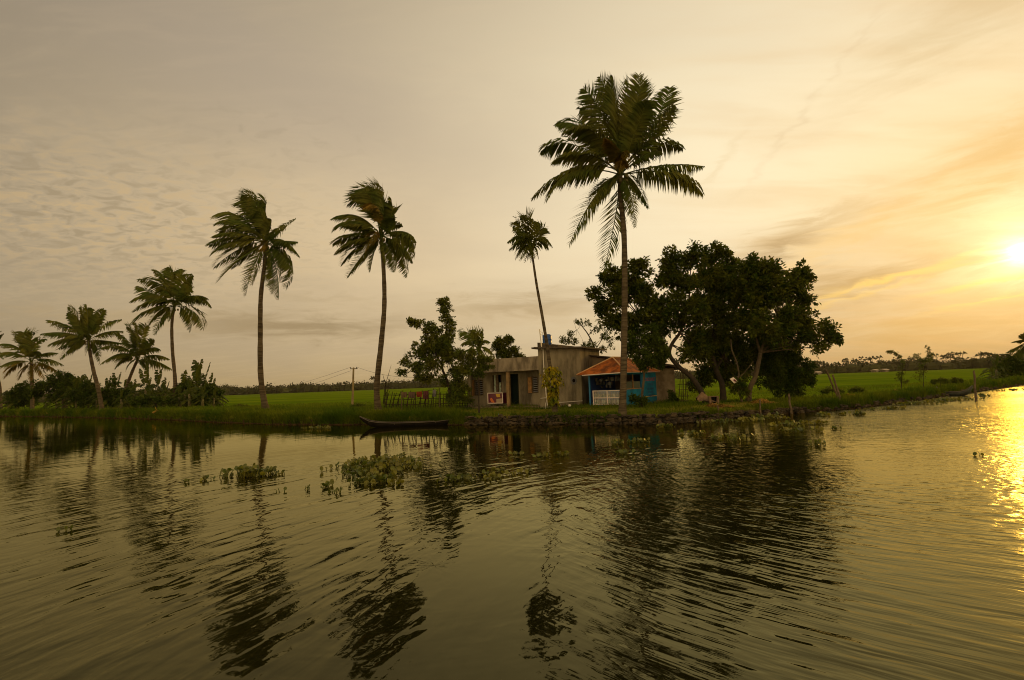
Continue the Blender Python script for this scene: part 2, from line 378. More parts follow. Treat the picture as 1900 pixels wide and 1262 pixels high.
bn = h.n('ShaderNodeBump'); bn.inputs['Distance'].default_value = 0.06; h.put(bn.inputs['Height'], h.noise(po, 5, 6, 0.7)); h.put(b_.inputs['Normal'], bn.outputs[0])
tag(gm.build('ground', m_ground, None, True), kind='structure')

# paddy field sheet to the horizon
fm = MB(); FT = [0, 6, 15, 30, 60, 120, 250, 500, 800, 1300]
NF = 260
for i in range(NF+1):
    a = R(-66)+R(132)*i/NF; r0 = rbank(max(a_lo, min(a_hi, a)))+lerp_tab(FIELD, a)-0.6
    for t in FT:
        r = r0+t; fm.v.append((r*math.sin(a), r*math.cos(a), 0.26))
for i in range(NF):
    for k in range(len(FT)-1): n_ = len(FT); fm.f.append((i*n_+k, (i+1)*n_+k, (i+1)*n_+k+1, i*n_+k+1))
m_field = bpy.data.materials.new('paddy_green'); m_field.use_nodes = True
h = NG(m_field.node_tree); b_ = m_field.node_tree.nodes['Principled BSDF']; b_.inputs['Roughness'].default_value = 1.0; b_.inputs['Specular IOR Level'].default_value = 0.0
po = h.n('ShaderNodeTexCoord').outputs['Object']
mp = h.n('ShaderNodeMapping'); h.put(mp.inputs[0], po); mp.inputs['Scale'].default_value = (0.35, 1.0, 1)
cfa = h.mix(h.ramp(h.noise(mp.outputs[0], 0.030, 6, 0.62), 0.32, 0.66), (0.062, 0.112, 0.003, 1), (0.118, 0.158, 0.006, 1))
cfa = h.mix(h.ramp(h.noise(mp.outputs[0], 0.35, 5, 0.65), 0.42, 0.7, 0, 0.55), cfa, (0.035, 0.060, 0.004, 1))
mpr = h.n('ShaderNodeMapping'); h.put(mpr.inputs[0], po); mpr.inputs['Scale'].default_value = (0.006, 0.09, 1); mpr.inputs['Rotation'].default_value = (0, 0, 0.12)
cfa = h.mix(h.ramp(h.noise(mpr.outputs[0], 1.0, 4, 0.7), 0.50, 0.62, 0, 0.5), cfa, (0.045, 0.070, 0.005, 1))
h.put(b_.inputs['Base Color'], cfa)
bn = h.n('ShaderNodeBump'); bn.inputs['Distance'].default_value = 0.15; h.put(bn.inputs['Height'], h.noise(po, 3, 5, 0.7)); h.put(b_.inputs['Normal'], bn.outputs[0])
tag(fm.build('paddy_field', m_field), kind='structure')

# water
wm = MB(); S_ = 1480; wm.quad((-S_, -S_, 0), (S_, -S_, 0), (S_, S_, 0), (-S_, S_, 0))
m_water = bpy.data.materials.new('canal_water'); m_water.use_nodes = True
h = NG(m_water.node_tree); b_ = m_water.node_tree.nodes['Principled BSDF']
b_.inputs['Base Color'].default_value = (0.016, 0.017, 0.005, 1); b_.inputs['Roughness'].default_value = 0.03; b_.inputs['IOR'].default_value = 1.34
po = h.n('ShaderNodeTexCoord').outputs['Object']; px_, py_, _ = h.sep(po)
wlow = h.noise(h.xyz(px_, py_, 3.0), 0.16, 2, 0.5)
def rings(cx_, cy_, lam, stretch, seed, warpamt, wsc=0.35):
    ddx, ddy = h.m('SUBTRACT', px_, cx_), h.m('SUBTRACT', py_, cy_)
    w = h.m('MULTIPLY', h.m('SUBTRACT', h.noise(h.xyz(px_, py_, seed), wsc, 3, 0.5), 0.5), warpamt)
    r = h.m('ADD', h.m('SQRT', h.m('ADD', h.m('MULTIPLY', ddx, ddx), h.m('MULTIPLY', ddy, ddy))), w)
    an = h.m('ARCTAN2', ddx, ddy)
    return r, h.m('SUBTRACT', h.noise(h.xyz(h.m('DIVIDE', r, lam), h.m('MULTIPLY', h.m('SINE', an), stretch), h.m('MULTIPLY', h.m('COSINE', an), stretch)), 1.0, 1.6, 0.45, 0.2), 0.5)
rad = h.m('SQRT', h.m('ADD', h.m('MULTIPLY', px_, px_), h.m('MULTIPLY', py_, py_)))
def blob(x0, y0, sx, sy):
    return h.m('EXPONENT', h.m('MULTIPLY', h.m('ADD', h.m('POWER', h.m('DIVIDE', h.m('SUBTRACT', px_, x0), sx), 2.0), h.m('POWER', h.m('DIVIDE', h.m('SUBTRACT', py_, y0), sy), 2.0)), -1.0))
sx_ = h.m('ADD', h.m('SUBTRACT', px_, h.m('MULTIPLY', py_, 0.09)), h.m('MULTIPLY', h.m('SUBTRACT', wlow, 0.5), 2.5))
_, wl = rings(11.6, 1.3, 0.27, 17.0, 1.0, 0.9)            # wake running up to the left
_, wl2 = rings(14.0, 0.0, 0.60, 12.0, 21.0, 1.2)
rr_, wr = rings(10.0, 14.0, 0.22, 10.0, 5.0, 0.9)           # wake on the right
_, wr2 = rings(11.5, 16.0, 0.50, 14.0, 25.0, 1.4)
_, wc = rings(-1.2, 7.4, 0.20, 3.4, 9.0, 0.7)             # rings curling round the calm eye
_, wf = rings(0.0, -60.0, 0.30, 70.0, 12.0, 2.0)          # far wind ripple
chop = h.m('SUBTRACT', h.noise(h.xyz(px_, h.m('MULTIPLY', py_, 0.8), 2.0), 4.2, 3, 0.5, 0.6), 0.5)
fine = h.m('SUBTRACT', h.noise(po, 11.0, 2, 0.5), 0.5)
patch = h.ramp(h.noise(h.xyz(px_, py_, 40.0), 0.11, 3, 0.55), 0.32, 0.68, 0.45, 1.45)
Lm = h.ramp(sx_, -0.2, 1.6, 1.0, 0.15); Rm = h.ramp(sx_, -0.4, 1.2, 0.0, 1.0)
calm = h.m('SUBTRACT', 1.0, h.m('MULTIPLY', blob(-0.5, 7.1, 0.9, 1.9), 0.92))
ringm = blob(-0.4, 7.6, 3.0, 4.2); chopm = h.m('ADD', blob(3.2, 12.5, 3.6, 4.0), h.ramp(px_, 3, 14, 0.12, 0.75))
bankc = h.m('ADD', h.ramp(rad, 14.0, 25.0, 1.0, 0.22), h.ramp(px_, 9, 25, 0.0, 1.6))
def mul(*a):
    r = a[0]
    for q in a[1:]: r = h.m('MULTIPLY', r, q)
    return r
def add(*a):
    r = a[0]
    for q in a[1:]: r = h.m('ADD', r, q)
    return r
_, ws = rings(12.0, 15.0, 0.085, 16.0, 31.0, 0.5)
_, ws2 = rings(12.5, 0.0, 0.11, 26.0, 33.0, 0.5)
rfade = h.ramp(rr_, 1.0, 4.0, 0.0, 1.0)
H = add(mul(wl, Lm, 0.078), mul(wl2, Lm, 0.075), mul(wr, Rm, 0.085, rfade), mul(wr2, Rm, 0.065, h.ramp(rr_, 3.0, 8.0, 0.0, 1.0)), mul(wc, ringm, 0.030), mul(wf, 0.022), mul(ws, Rm, 0.034, h.ramp(rr_, 3.0, 7.0, 0.0, 1.0)), mul(ws2, Lm, 0.012, h.ramp(rad, 6.0, 16.0, 1.0, 0.3)), mul(chop, chopm, 0.045), mul(fine, h.m('ADD', chopm, h.ramp(px_, 6, 16, 0.15, 2.6)), 0.0060))
bn = h.n('ShaderNodeBump'); bn.inputs['Strength'].default_value = 1.0; bn.inputs['Distance'].default_value = 0.30
h.put(bn.inputs['Height'], mul(H, calm, bankc, patch, h.ramp(px_, 4.0, 14.0, 0.9, 1.9)))
nt = m_water.node_tree; nt.nodes.remove(b_)
fr = h.n('ShaderNodeFresnel'); fr.inputs['IOR'].default_value = 1.40; nt.links.new(bn.outputs[0], fr.inputs['Normal'])
df = h.n('ShaderNodeBsdfDiffuse'); df.inputs[0].default_value = (0.006, 0.006, 0.0014, 1)
gl = h.n('ShaderNodeBsdfGlossy'); gl.inputs['Color'].default_value = (0.99, 0.92, 0.49, 1); h.put(gl.inputs['Roughness'], h.ramp(h.m('SUBTRACT', px_, h.m('MULTIPLY', py_, 0.60)), -0.8, 4.5, 0.025, 0.13))
nt.links.new(bn.outputs[0], gl.inputs['Normal'])
mx = h.n('ShaderNodeMixShader'); nt.links.new(fr.outputs[0], mx.inputs[0]); nt.links.new(df.outputs[0], mx.inputs[1]); nt.links.new(gl.outputs[0], mx.inputs[2]); nt.links.new(mx.outputs[0], nt.nodes['Material Output'].inputs[0])
tag(wm.build('water', m_water), kind='structure')

# ------------------------------------------------------------------ house
def frame_(O, ang):
    c, s_ = math.cos(ang), math.sin(ang)
    return lambda u, w, z: (O[0]+u*c-w*s_, O[1]+u*s_+w*c, z)
HB = 0.78
pc = at_depth(1000, 700, 34.2); C0 = (pc.x, 34.2)
hr = thing('house', (C0[0], C0[1], HB), 'unpainted grey concrete house with flat slab roof behind the thin leaning palm', 'house')
# raised block, its long face turned to the canal
TWA = R(20); fT = frame_(C0, TWA); TW = 3.15; TZ = 4.72
fTs = lambda u, w, z: fT(u+1.19*w, w, z)
mb = MB(); mb.box(0, TW, 0, 2.4, HB-.4, TZ, fTs); mb.build('raised_block', m_plaster, hr)
mb = MB(); mb.box(-.02, TW+.50, -.36, 2.7, TZ, TZ+.11, fTs); mb.box(-1.1, -.02, -.30, .30, TZ, TZ+.11, lambda u, w, z: fT(u+.5, w, z)) if False else mb.box(-.50, -.022, .05, 1.6, TZ, TZ+.11, fTs); sl = mb.build('roof_slab', m_slab, hr)
mb = MB(); mb.box(0.0, .14, -.02, 2.4, TZ+.112, TZ+.42, fTs); mb.box(.15, 1.30, .25, 2.2, TZ+.112, TZ+.30, fTs); mb.build('parapet', m_slab, hr)
# ring-shaped wall opening
mb = MB(); c_ = V(fT(2.55, -.012, 2.52)); uu = V(fT(1, 0, 0))-V(fT(0, 0, 0)); nn = V(fT(0, -1, 0))-V(fT(0, 0, 0))
o = len(mb.v); N_ = 20
for k in range(N_):
    a = 2*math.pi*k/N_
    for rr, dd in ((.24, 0), (.11, .012)):
        mb.v.append(tuple(c_+uu*rr*math.cos(a)+V((0, 0, 1))*rr*1.15*math.sin(a)+nn*dd))
for k in range(N_): q = (k+1) % N_; mb.f.append((o+2*k, o+2*q, o+2*q+1, o+2*k+1))
m_stain = mat('blue_grey_ring_stain', (0.085, 0.085, 0.085), 0.9, (0.12, 0.10, 0.08), 5)
rg = mb.build('vent_ring', m_stain, hr)
mb = MB()
for k in range(N_):
    a, b2 = 2*math.pi*k/N_, 2*math.pi*(k+1)/N_
    P = lambda a_: c_+uu*.11*math.cos(a_)+V((0, 0, 1))*.125*math.sin(a_)+nn*.014
    mb.tri(c_+nn*.014, P(a), P(b2))
mb.build('vent_hole', m_darkroom, rg)  # black disc painted for the shade in the hole
# veranda wing, receding to the left
WA = R(150); O2 = fT(0, .35, 0); O2 = (O2[0], O2[1]); 
cW, sW = math.cos(R(-30)), math.sin(R(-30))
def fW(u, w, z): return (O2[0]-u*cW+w*0.5*1.0, O2[1]+u*0.5+w*cW, z)     # u runs left along the front, w goes inward
WL_ = 5.75
VZ = 3.32; 
def wallholes(mb, L, w0, w1, z0, z1, holes):
    us = sorted(set([0, L]+[x for h_ in holes for x in h_[:2]]))
    for a, b2 in zip(us, us[1:]):
        hs = [h_ for h_ in holes if h_[0] <= a+1e-6 and h_[1] >= b2-1e-6]
        if not hs: mb.box(a, b2, w0, w1, z0, z1, fW)
        else:
            if hs[0][2] > z0: mb.box(a, b2, w0, w1, z0, hs[0][2], fW)
            if hs[0][3] < z1: mb.box(a, b2, w0, w1, hs[0][3], z1, fW)
def colu(x, w):                                      # distance along the wing of image column x at inset w
    lo_, hi_ = -3.0, 12.0
    for _ in range(40):
        mid = (lo_+hi_)/2
        if project(fW(mid, w, 2))[0] > x: lo_ = mid
        else: hi_ = mid
    return (lo_+hi_)/2
def zpx(x, y, u, w):                                 # height on that wall seen at image row y
    lo_, hi_ = -1.0, 8.0
    for _ in range(40):
        mid = (lo_+hi_)/2
        if project(fW(u, w, mid))[1] > y: lo_ = mid
        else: hi_ = mid
    return (lo_+hi_)/2
WW = 1.1
Lw = colu(869, WW)
def hole(x0, x1, y0, y1, w=WW):
    a, b2 = colu(x1, w), colu(x0, w); return (max(a, 0.02), b2, zpx(0, y1, (a+b2)/2, w), zpx(0, y0, (a+b2)/2, w))
h_rw = hole(988.5, 999, 699, 729); h_dr = hole(946.5, 962.5, 694, 747); h_mw = hole(914, 932, 696, 728); h_lw = hole(881, 897, 705, 734)
h_dr = (h_dr[0], h_dr[1], HB+.12, h_dr[3])
mb = MB(); wallholes(mb, Lw, WW, WW+.2, HB-.3, VZ, [h_rw, h_dr, h_mw, h_lw]); mb.build('front_wall', m_plaster, hr)
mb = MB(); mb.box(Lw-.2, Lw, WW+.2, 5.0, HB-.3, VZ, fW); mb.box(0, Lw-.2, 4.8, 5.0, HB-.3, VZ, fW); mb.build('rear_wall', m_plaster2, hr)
mb = MB(); mb.box(.02, Lw-.2, WW+.9, WW+1.0, HB-.3, VZ-.01, fW); mb.build('inner_wall', m_darkroom, hr)  # near-black wall, the room's shade put into its colour
mb = MB(); mb.box(-.3, Lw+.15, -.05, 5.2, VZ, VZ+.14, fW); mb.build('veranda_slab', m_conc, hr)
mb = MB(); mb.box(-.25, colu(893, 0), -.02, .14, VZ+.142, VZ+.93, fW); mb.build('parapet', m_conc, hr)
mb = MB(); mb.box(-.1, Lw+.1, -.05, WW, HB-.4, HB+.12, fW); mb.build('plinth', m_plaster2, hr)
up = colu(943.5, .12)
mb = MB(); mb.box(up-.11, up+.11, .02, .24, HB+.12, VZ, fW); mb.build('pillar', mat('ochre_pillar', (0.27, 0.17, 0.075), 0.95, (0.15, 0.10, 0.05), 2, spec=.05), hr)
mb = MB(); mb.box(colu(872, .12)-.1, colu(872, .12)+.1, .02, .22, HB+.12, VZ, fW); mb.build('pillar', m_plaster, hr)
def window(hh, nb, shutter=True, mid=False, sw=.34):
    a, b2, z0, z1 = hh; mb = MB(); t = .05
    mb.box(a, b2, WW-.02, WW+.06, z0, z0+t, fW); mb.box(a, b2, WW-.02, WW+.06, z1-t, z1, fW); mb.box(a, a+t, WW-.02, WW+.06, z0+t, z1-t, fW); mb.box(b2-t, b2, WW-.02, WW+.06, z0+t, z1-t, fW)
    if mid: mb.box((a+b2)/2-.07, (a+b2)/2+.07, WW-.02, WW+.06, z0+t, z1-t, fW)
    w_ = mb.build('window', m_wood, hr)
    mb = MB()
    for i in range(nb):
        z = z0+t+(z1-z0-2*t)*(i+.5)/nb; mb.box(a+t, b2-t, WW+.0, WW+.04, z-.028, z+.028, fW)
    mb.build('bars', mat('window_bar', (0.16, 0.15, 0.15), 0.5), w_)
    if shutter:
        mb = MB(); mb.box(b2+.02, b2+.02+sw, WW-.10, WW-.03, z0, z1, fW); mb.box(b2+.06, b2+sw-.03, WW-.115, WW-.10, z0+.07, z0+(z1-z0)*.45, fW); mb.box(b2+.06, b2+sw-.03, WW-.115, WW-.10, z0+(z1-z0)*.52, z1-.07, fW)
        mb.build('shutter', m_woodo, hr)
window(h_rw, 8, True, False, .30); window(h_lw, 7, True, True, .26)
a, b2, z0, z1 = h_mw; mb = MB()
for q in (a, (a+b2)/2-.1, b2-.08): mb.box(q, q+(.2 if q != a and q != b2-.08 else .08), WW-.02, WW+.06, z0, z1, fW)
w_ = mb.build('window', m_wood, hr)
mb = MB()
for q0, q1 in ((a+.10, a+.32), ((a+b2)/2+.12, b2-.09)):
    n_ = 8
    for i in range(n_):
        u0, u1 = q0+(q1-q0)*i/n_, q0+(q1-q0)*(i+1)/n_; w0_, w1_ = WW+.10+.03*(i % 2), WW+.10+.03*((i+1) % 2)
        zt = z1 if q0 > (a+b2)/2 else z1-.55
        mb.quad(fW(u0, w0_, z0+.02), fW(u1, w1_, z0+.02), fW(u1, w1_, zt), fW(u0, w0_, zt))
mb.build('daylight_sheet', m_daylight, w_)  # pale sheet in place of the bright view through the window
a, b2, z0, z1 = h_dr; mb = MB()
mb.box(a, a+.06, WW-.02, WW+.08, z0, z1, fW); mb.box(b2-.06, b2, WW-.02, WW+.08, z0, z1, fW); mb.box(a+.06, b2-.06, WW-.02, WW+.08, z1-.06, z1, fW)
dr_ = mb.build('door', mat('dark_door_frame', (0.015, 0.018, 0.010), 0.9, spec=.02), hr)
mb = MB(); mb.box(a+.06, b2-.06, WW+.12, WW+.16, z0, z1-.06, fW); mb.build('door_leaf', mat('dark_green_door', (0.006, 0.011, 0.008), 0.9, spec=.02), dr_)
# rear block between the raised block and the right end
o4 = at_depth(1079, 700, 37.0); fR = frame_((o4.x-.6, 37.0), R(6)); 
mb = MB(); mb.box(0, 7.1, 0, 3.2, HB-.4, 3.35, fR); 
P = [fR(0, 0, 3.352), fR(7.1, 0, 3.352), fR(7.1, 0, 3.36), fR(3.0, 0, 3.95), fR(.4, 0, 4.35), fR(0, 0, 4.35)]
Q = [fR(0, 3.2, 3.352), fR(7.1, 3.2, 3.352), fR(7.1, 3.2, 3.36), fR(3.0, 3.2, 3.95), fR(.4, 3.2, 4.35), fR(0, 3.2, 4.35)]
mb.add(P+Q, ((0, 1, 2, 3, 4, 5), (6, 11, 10, 9, 8, 7))+tuple((i, (i+1) % 6+0, (i+1) % 6+6, i+6) for i in range(6)))
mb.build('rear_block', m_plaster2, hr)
mb = MB()
for (u0, z0, u1, z1) in ((-.1, 4.48, 3.1, 4.10), (3.1, 4.10, 7.7, 3.36)):
    A = [fR(u0, -.4, z0), fR(u1, -.4, z1), fR(u1, 3.5, z1), fR(u0, 3.5, z0)]
    mb.add(A+[(p[0], p[1], p[2]-.09) for p in A], ((0, 1, 2, 3), (7, 6, 5, 4), (0, 4, 5, 1), (1, 5, 6, 2), (2, 6, 7, 3), (3, 7, 4, 0)))
mb.build('sloping_roof', m_slab, hr)
# end room at the right, seen past the shop
o5 = at_depth(1219, 720, 36.6); fE = frame_((o5.x, 36.6), R(14))
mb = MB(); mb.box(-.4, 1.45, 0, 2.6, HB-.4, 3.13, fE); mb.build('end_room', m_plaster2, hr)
mb = MB()
A = [fE(-.6, -.35, 3.40), fE(.9, -.35, 3.42), fE(1.95, -.35, 3.10), fE(1.95, 2.8, 3.10), fE(.9, 2.8, 3.42), fE(-.6, 2.8, 3.40)]
mb.add(A+[(p[0], p[1], p[2]-.09) for p in A], ((0, 1, 4, 5), (1, 2, 3, 4), (11, 10, 7, 6), (10, 9, 8, 7), (0, 6, 7, 1), (1, 7, 8, 2), (2, 8, 9, 3), (3, 9, 10, 4), (4, 10, 11, 5), (5, 11, 6, 0)))
mb.build('end_roof', m_slab, hr)
# pipes on the raised block
mb = MB(); mb.tube([fT(.36, -.05, TZ), fT(.36, -.05, 3.2), fT(.44, -.06, 1.7), fT(.50, -.06, HB+.15)], .035, 6); mb.build('downpipe', m_white, hr)
mb = MB(); mb.tube([fT(.02, -.08, HB+.65), fT(.42, -.08, HB+.66)], .022, 5); mb.tube([fT(.6, -.1, HB+.30), fT(3.1, -.1, HB+.34)], .022, 5); mb.tube([fT(.36, -.1, HB+.35), fT(.36, -.1, HB-.2)], .02, 5); mb.build('water_pipe', m_white, hr)
mb = MB(); mb.tube([fT(.20, -.2, TZ-.05), fT(.16, -.2, TZ+.6), fT(.10, -.2, TZ+1.30)], .035, 6); mb.tube([fT(.11, -.2, TZ+1.16), fT(.55, .3, TZ+1.12), fT(.62, .6, TZ+1.0)], .014, 5); mb.tube([fT(.14, -.2, TZ+.98), fT(.60, .5, TZ+.94)], .012, 5); mb.build('vent_pipe', m_white, hr)

# water tank on the roof
cx_, cy_, _ = fT(1.22, 1.15, 0); tz = TZ+.30
tk = thing('water_tank', (cx_, cy_, tz), 'blue plastic water tank standing on the flat roof of the grey house', 'water tank')
mb = MB(); prof = [(.30, 0), (.315, .04), (.31, .16), (.32, .19), (.31, .22), (.31, .42), (.32, .45), (.31, .48), (.315, .66), (.30, .74)]
mb.tube([(cx_, cy_, tz+z) for _, z in prof], [r*1.02 for r, _ in prof], 20); mb.build('barrel', m_tank, tk, True)
mb = MB(); mb.tube([(cx_, cy_, tz+.742), (cx_, cy_, tz+.79)], [.26, .22], 20); mb.build('lid', m_tank, tk)

# ------------------------------------------------------------------ shop
pS = at_depth(1159, 720, 32.9); cS = (pS.x, 32.9)
SA = R(51)      # side wall direction (goes back to the right); front goes back to the left
su, sf = V((math.cos(SA), math.sin(SA), 0)), V((-math.sin(SA), math.cos(SA), 0))
def fS(u, w, z): return tuple(V((cS[0], cS[1], 0))+su*u+sf*w+V((0, 0, z)))   # u along side wall, w along front to the left
SW = 2.62; SL = 4.6; SZ = 2.92; SB = .80
sh = thing('tea_shop', (cS[0], cS[1], SB), 'small blue wooden shop with a rusty orange hipped tin roof beside the tall palm', 'shop')
mb = MB(); mb.box(0.07, .16, 0, 0.001, 0, 0.001) if False else None
def sbox(mb, u0, u1, w0, w1, z0, z1): mb.box(u0, u1, w0, w1, z0, z1, fS)
ex = lambda x: None
def us(x):                                           # distance along the side wall of image column x
    lo_, hi_ = -1., 9.
    for _ in range(40):
        mid = (lo_+hi_)/2
        if project(fS(mid, 0, 2))[0] < x: lo_ = mid
        else: hi_ = mid
    return lo_
uA, uB = us(1191), us(1217)
mb = MB(); sbox(mb, .06, uA, 0, .07, SB-.35, SB+1.02); sbox(mb, .06, uA, .02, .07, 2.78, SZ); mb.build('counter_wall', m_blue, sh)
mb = MB(); sbox(mb, uA, uB+.25, -.004, .07, SB-.02, SZ); mb.build('side_wall', m_blue, sh)
mb = MB()
sbox(mb, uA+.02, uB, -.05, -.006, SB+.12, SZ-.02); sg = mb.build('sign_panel', m_blue, sh)
mb = MB(); sbox(mb, uA+.25, uB-.1, -.056, -.051, SB+.42, SB+.47); mb.build('yellow_line', m_yellow, sg)
def text(body, size, u, z, mt, par):
    cu = bpy.data.curves.new('lettering', 'FONT'); cu.body = body; cu.size = size; cu.extrude = .004; cu.resolution_u = 2; cu.align_x = 'CENTER'
    to = bpy.data.objects.new('tmp', cu); COL.objects.link(to); bpy.context.view_layer.update()
    me = bpy.data.meshes.new_from_object(to.evaluated_get(bpy.context.evaluated_depsgraph_get())); bpy.data.objects.remove(to)
    me.materials.clear(); me.materials.append(mt)
    off = V(sh.location)
    M4 = Matrix((su, V((0, 0, 1)), -sf)).transposed().to_4x4(); M4.translation = V(fS(u, -.056, z))-off
    # local x -> along the side wall, local y -> up
    me.transform(M4); ob = bpy.data.objects.new('lettering', me); COL.objects.link(ob); ob.parent = par; return ob
um = (uA+uB)/2+.08
for body, sz, z, mt_ in (('COCONUT', .34, 2.30, m_red), ('COFFEE', .27, 1.98, m_navy), ('ICE CREAM', .21, 1.70, m_navy), ('& COOL', .24, 1.45, m_navy), ('DRINKS', .24, 1.22, m_navy)):
    text(body, sz, um, z, mt_, sg)
for q in ((-.03, .09, -.03, .09, SB-.35, SZ), (-.03, .05, SW-.10, SW, SB-.35, SZ), (uA-.06, uA-.005, -.02, .08, SB+1.02, 2.78)):
    mb = MB(); sbox(mb, *q); mb.build('post', m_blue2, sh)
mb = MB(); sbox(mb, -.03, .05, .09, SW-.1, SZ-.12, SZ); mb.build('beam', m_blue2, sh)
mb = MB(); sbox(mb, uA*.5-.03, uA*.5+.03, 0, .05, SB+1.02, 2.78); sbox(mb, .09, uA-.06, -.01, .06, SB+1.02, SB+1.07); mb.build('window_frame', m_woodo, sh)
mb = MB(); sbox(mb, .10, uA-.07, .09, .10, SB+1.07, SB+1.52); mb.build('glass_case', m_glass, sh)
mb = MB(); sbox(mb, .1, SL, SW-.06, SW, SB-.35, SZ); sbox(mb, SL-.06, SL, 0.07, SW-.06, SB-.35, SZ); mb.build('rear_wall', m_navy, sh); mb = MB(); sbox(mb, uB+.25, SL-.06, .01, .06, SB-.35, SZ); mb.build('side_wall', m_plaster2, sh)  # rear wall in dark navy, interior shade put into its colour
mb = MB(); sbox(mb, .10, .14, .12, SW-.12, SB-.3, SB+.2); sbox(mb, .95, 1.0, .10, SW-.08, SB-.3, SB+1.0); sbox(mb, .1, SL-.1, .1, SW-.1, SB-.3, SB-.05); mb.build('inner_counter', m_blue2, sh)
mb = MB()                                            # goods hanging and standing inside
rr = random.Random(3)
for i in range(34):
    u, w = rr.uniform(.5, 1.6), rr.uniform(.2, SW-.2); z = rr.choice((1.95, 2.15, 2.4)); s_ = rr.uniform(.04, .10); mb.box(u-s_, u+s_, w-s_, w+s_, z, z+rr.uniform(.12, .3), fS)
mb.build('goods', mat('shop_goods', (0.10, 0.07, 0.05), 0.6, (0.03, 0.05, 0.06), 7, island=.8), sh)
# bottle rack in front of the opening
mb = MB(); rz0, rz1 = SB-.02, SB+.98
for z in (rz0+.12, (rz0+rz1)/2+.04, rz1): sbox(mb, -.16, -.12, .15, SW-.38, z-.025, z+.025)
for w in (.15, (SW-.23)/2, SW-.38): sbox(mb, -.161, -.119, w-.03, w+.03, rz0-.15, rz1+.024)
rk = mb.build('rack_frame', m_whitef, sh)
mb = MB()
for i in range(44):
    w = .2+(SW-.63)*i/43; sbox(mb, -.145, -.137, w-.005, w+.005, rz0+.14, rz1-.02)
mb.build('rack_bars', m_whitef, rk)
mb = MB(); n_ = 0
for z in (rz0+.15, (rz0+rz1)/2+.07):
    for i in range(16):
        w = .24+(SW-.72)*i/15; c0 = V(fS(-.04, w, z)); mb.tube([c0, c0+V((0, 0, .2)), c0+V((0, 0, .26)), c0+V((0, 0, .34))], [.05, .05, .02, .018], 6)
mb.build('bottles', mat('coloured_bottles', (0.30, 0.32, 0.28), 0.35, (0.05, 0.16, 0.08), 6, island=.7), rk)
# hipped tin roof
e = .42; EZ = SZ+.0; RZ = 3.98
c1, c2, c3, c4 = (-e, -e+.05), (-e, SW+e+.25), (SL+e, SW+e), (SL+e-.3, -e)
ra, rb_ = (1.25, SW/2+.1), (3.0, SW/2)
def slab(mb, pts, th=.035):
    T = [V(p) for p in pts]; n = len(T); mb.add([tuple(p) for p in T]+[(p.x, p.y, p.z-th) for p in T], (tuple(range(n)), tuple(range(2*n-1, n-1, -1)))+tuple((i, n+i, n+(i+1) % n, (i+1) % n) for i in range(n)))
S3 = lambda p, z: fS(p[0], p[1], z)
mb = MB(); slab(mb, [S3(c2, EZ-.03), S3(c1, EZ+.03), S3(ra, RZ)]); slab(mb, [S3(c1, EZ+.03), S3(c4, EZ+.03), S3(rb_, RZ), S3(ra, RZ)]); slab(mb, [S3(c4, EZ+.03), S3(c3, EZ), S3(rb_, RZ)]); slab(mb, [S3(c3, EZ), S3(c2, EZ-.03), S3(ra, RZ), S3(rb_, RZ)])
rf = mb.build('roof', m_tin, sh)
mb = MB()
for p, zp, q in ((c1, EZ+.03, ra), (c2, EZ-.03, ra), (c4, EZ+.03, rb_), (c3, EZ, rb_)): mb.tube([V(S3(p, zp))+V((0, 0, .02)), V(S3(q, RZ))+V((0, 0, .03))], .045, 6)
mb.tube([V(S3(ra, RZ+.03)), V(S3(rb_, RZ+.03))], .05, 6); mb.build('ridge_cap', m_tinr, rf)
mb = MB(); A, B = V(S3(c2, EZ-.07)), V(S3(c1, EZ-.01)); mb.tube([A.lerp(B, .12)+V((0, 0, -.02)), B], .035, 6); mb.tube([B, V(S3(c4, EZ-.01))], .015, 5); mb.build('gutter', m_white, rf)

# chest with printed front on the veranda
uP = colu(931.5, .35); uQ = colu(905.5, .35); wP = .35
def px_on(y, u, w): return zpx(0, y, u, w)
zt, zb = zpx(0, 729, uP, wP), zpx(0, 748.5, uP, wP)
zb = max(zb, HB+.14)
p_ = fW((uP+uQ)/2, .35, zb)
bx = thing('drinks_chest', p_, 'maroon chest with orange and yellow print and white frame on the veranda', 'drinks chest')
mb = MB(); mb.box(uP, uQ, wP, wP+.62, zb, zt, fW); mb.build('cabinet', m_maroon, bx)
mb = MB(); t = .045
for a, b2, c_, d_ in ((uP-t, uQ+t, zt-t/2, zt+t/2), (uP-t, uQ+t, zb, zb+t), (uP-t, uP, zb+t, zt-t/2), (uQ, uQ+t, zb+t, zt-t/2)): mb.box(a, b2, wP-.03, wP+.03, c_, d_, fW)
mb.build('frame', m_whitef, bx)
def patch(pts, name, mt_, y=wP-.008):
    mb = MB(); P = [V(fW(uQ+(uP-uQ)*a, y, zt+(zb-zt)*b)) for a, b in pts]; Q = [V(fW(uQ+(uP-uQ)*a, y+.007, zt+(zb-zt)*b)) for a, b in pts]; n = len(P)
    mb.add([tuple(q) for q in P+Q], (tuple(range(n)), tuple(range(2*n-1, n-1, -1)))+tuple((i, (i+1) % n, n+(i+1) % n, n+i) for i in range(n))); mb.build(name, mt_, bx)
patch([(.55, .12), (.62, .08), (.84, .10), (.86, .40), (.62, .42)], 'yellow_print', m_yellow)
patch([(.12, .55), (.25, .45), (.45, .9), (.38, .95), (.2, .85)], 'orange_print', m_orange)
patch([(.58, .58), (.97, .52), (.97, .97), (.58, .97)], 'pale_print', m_beige)
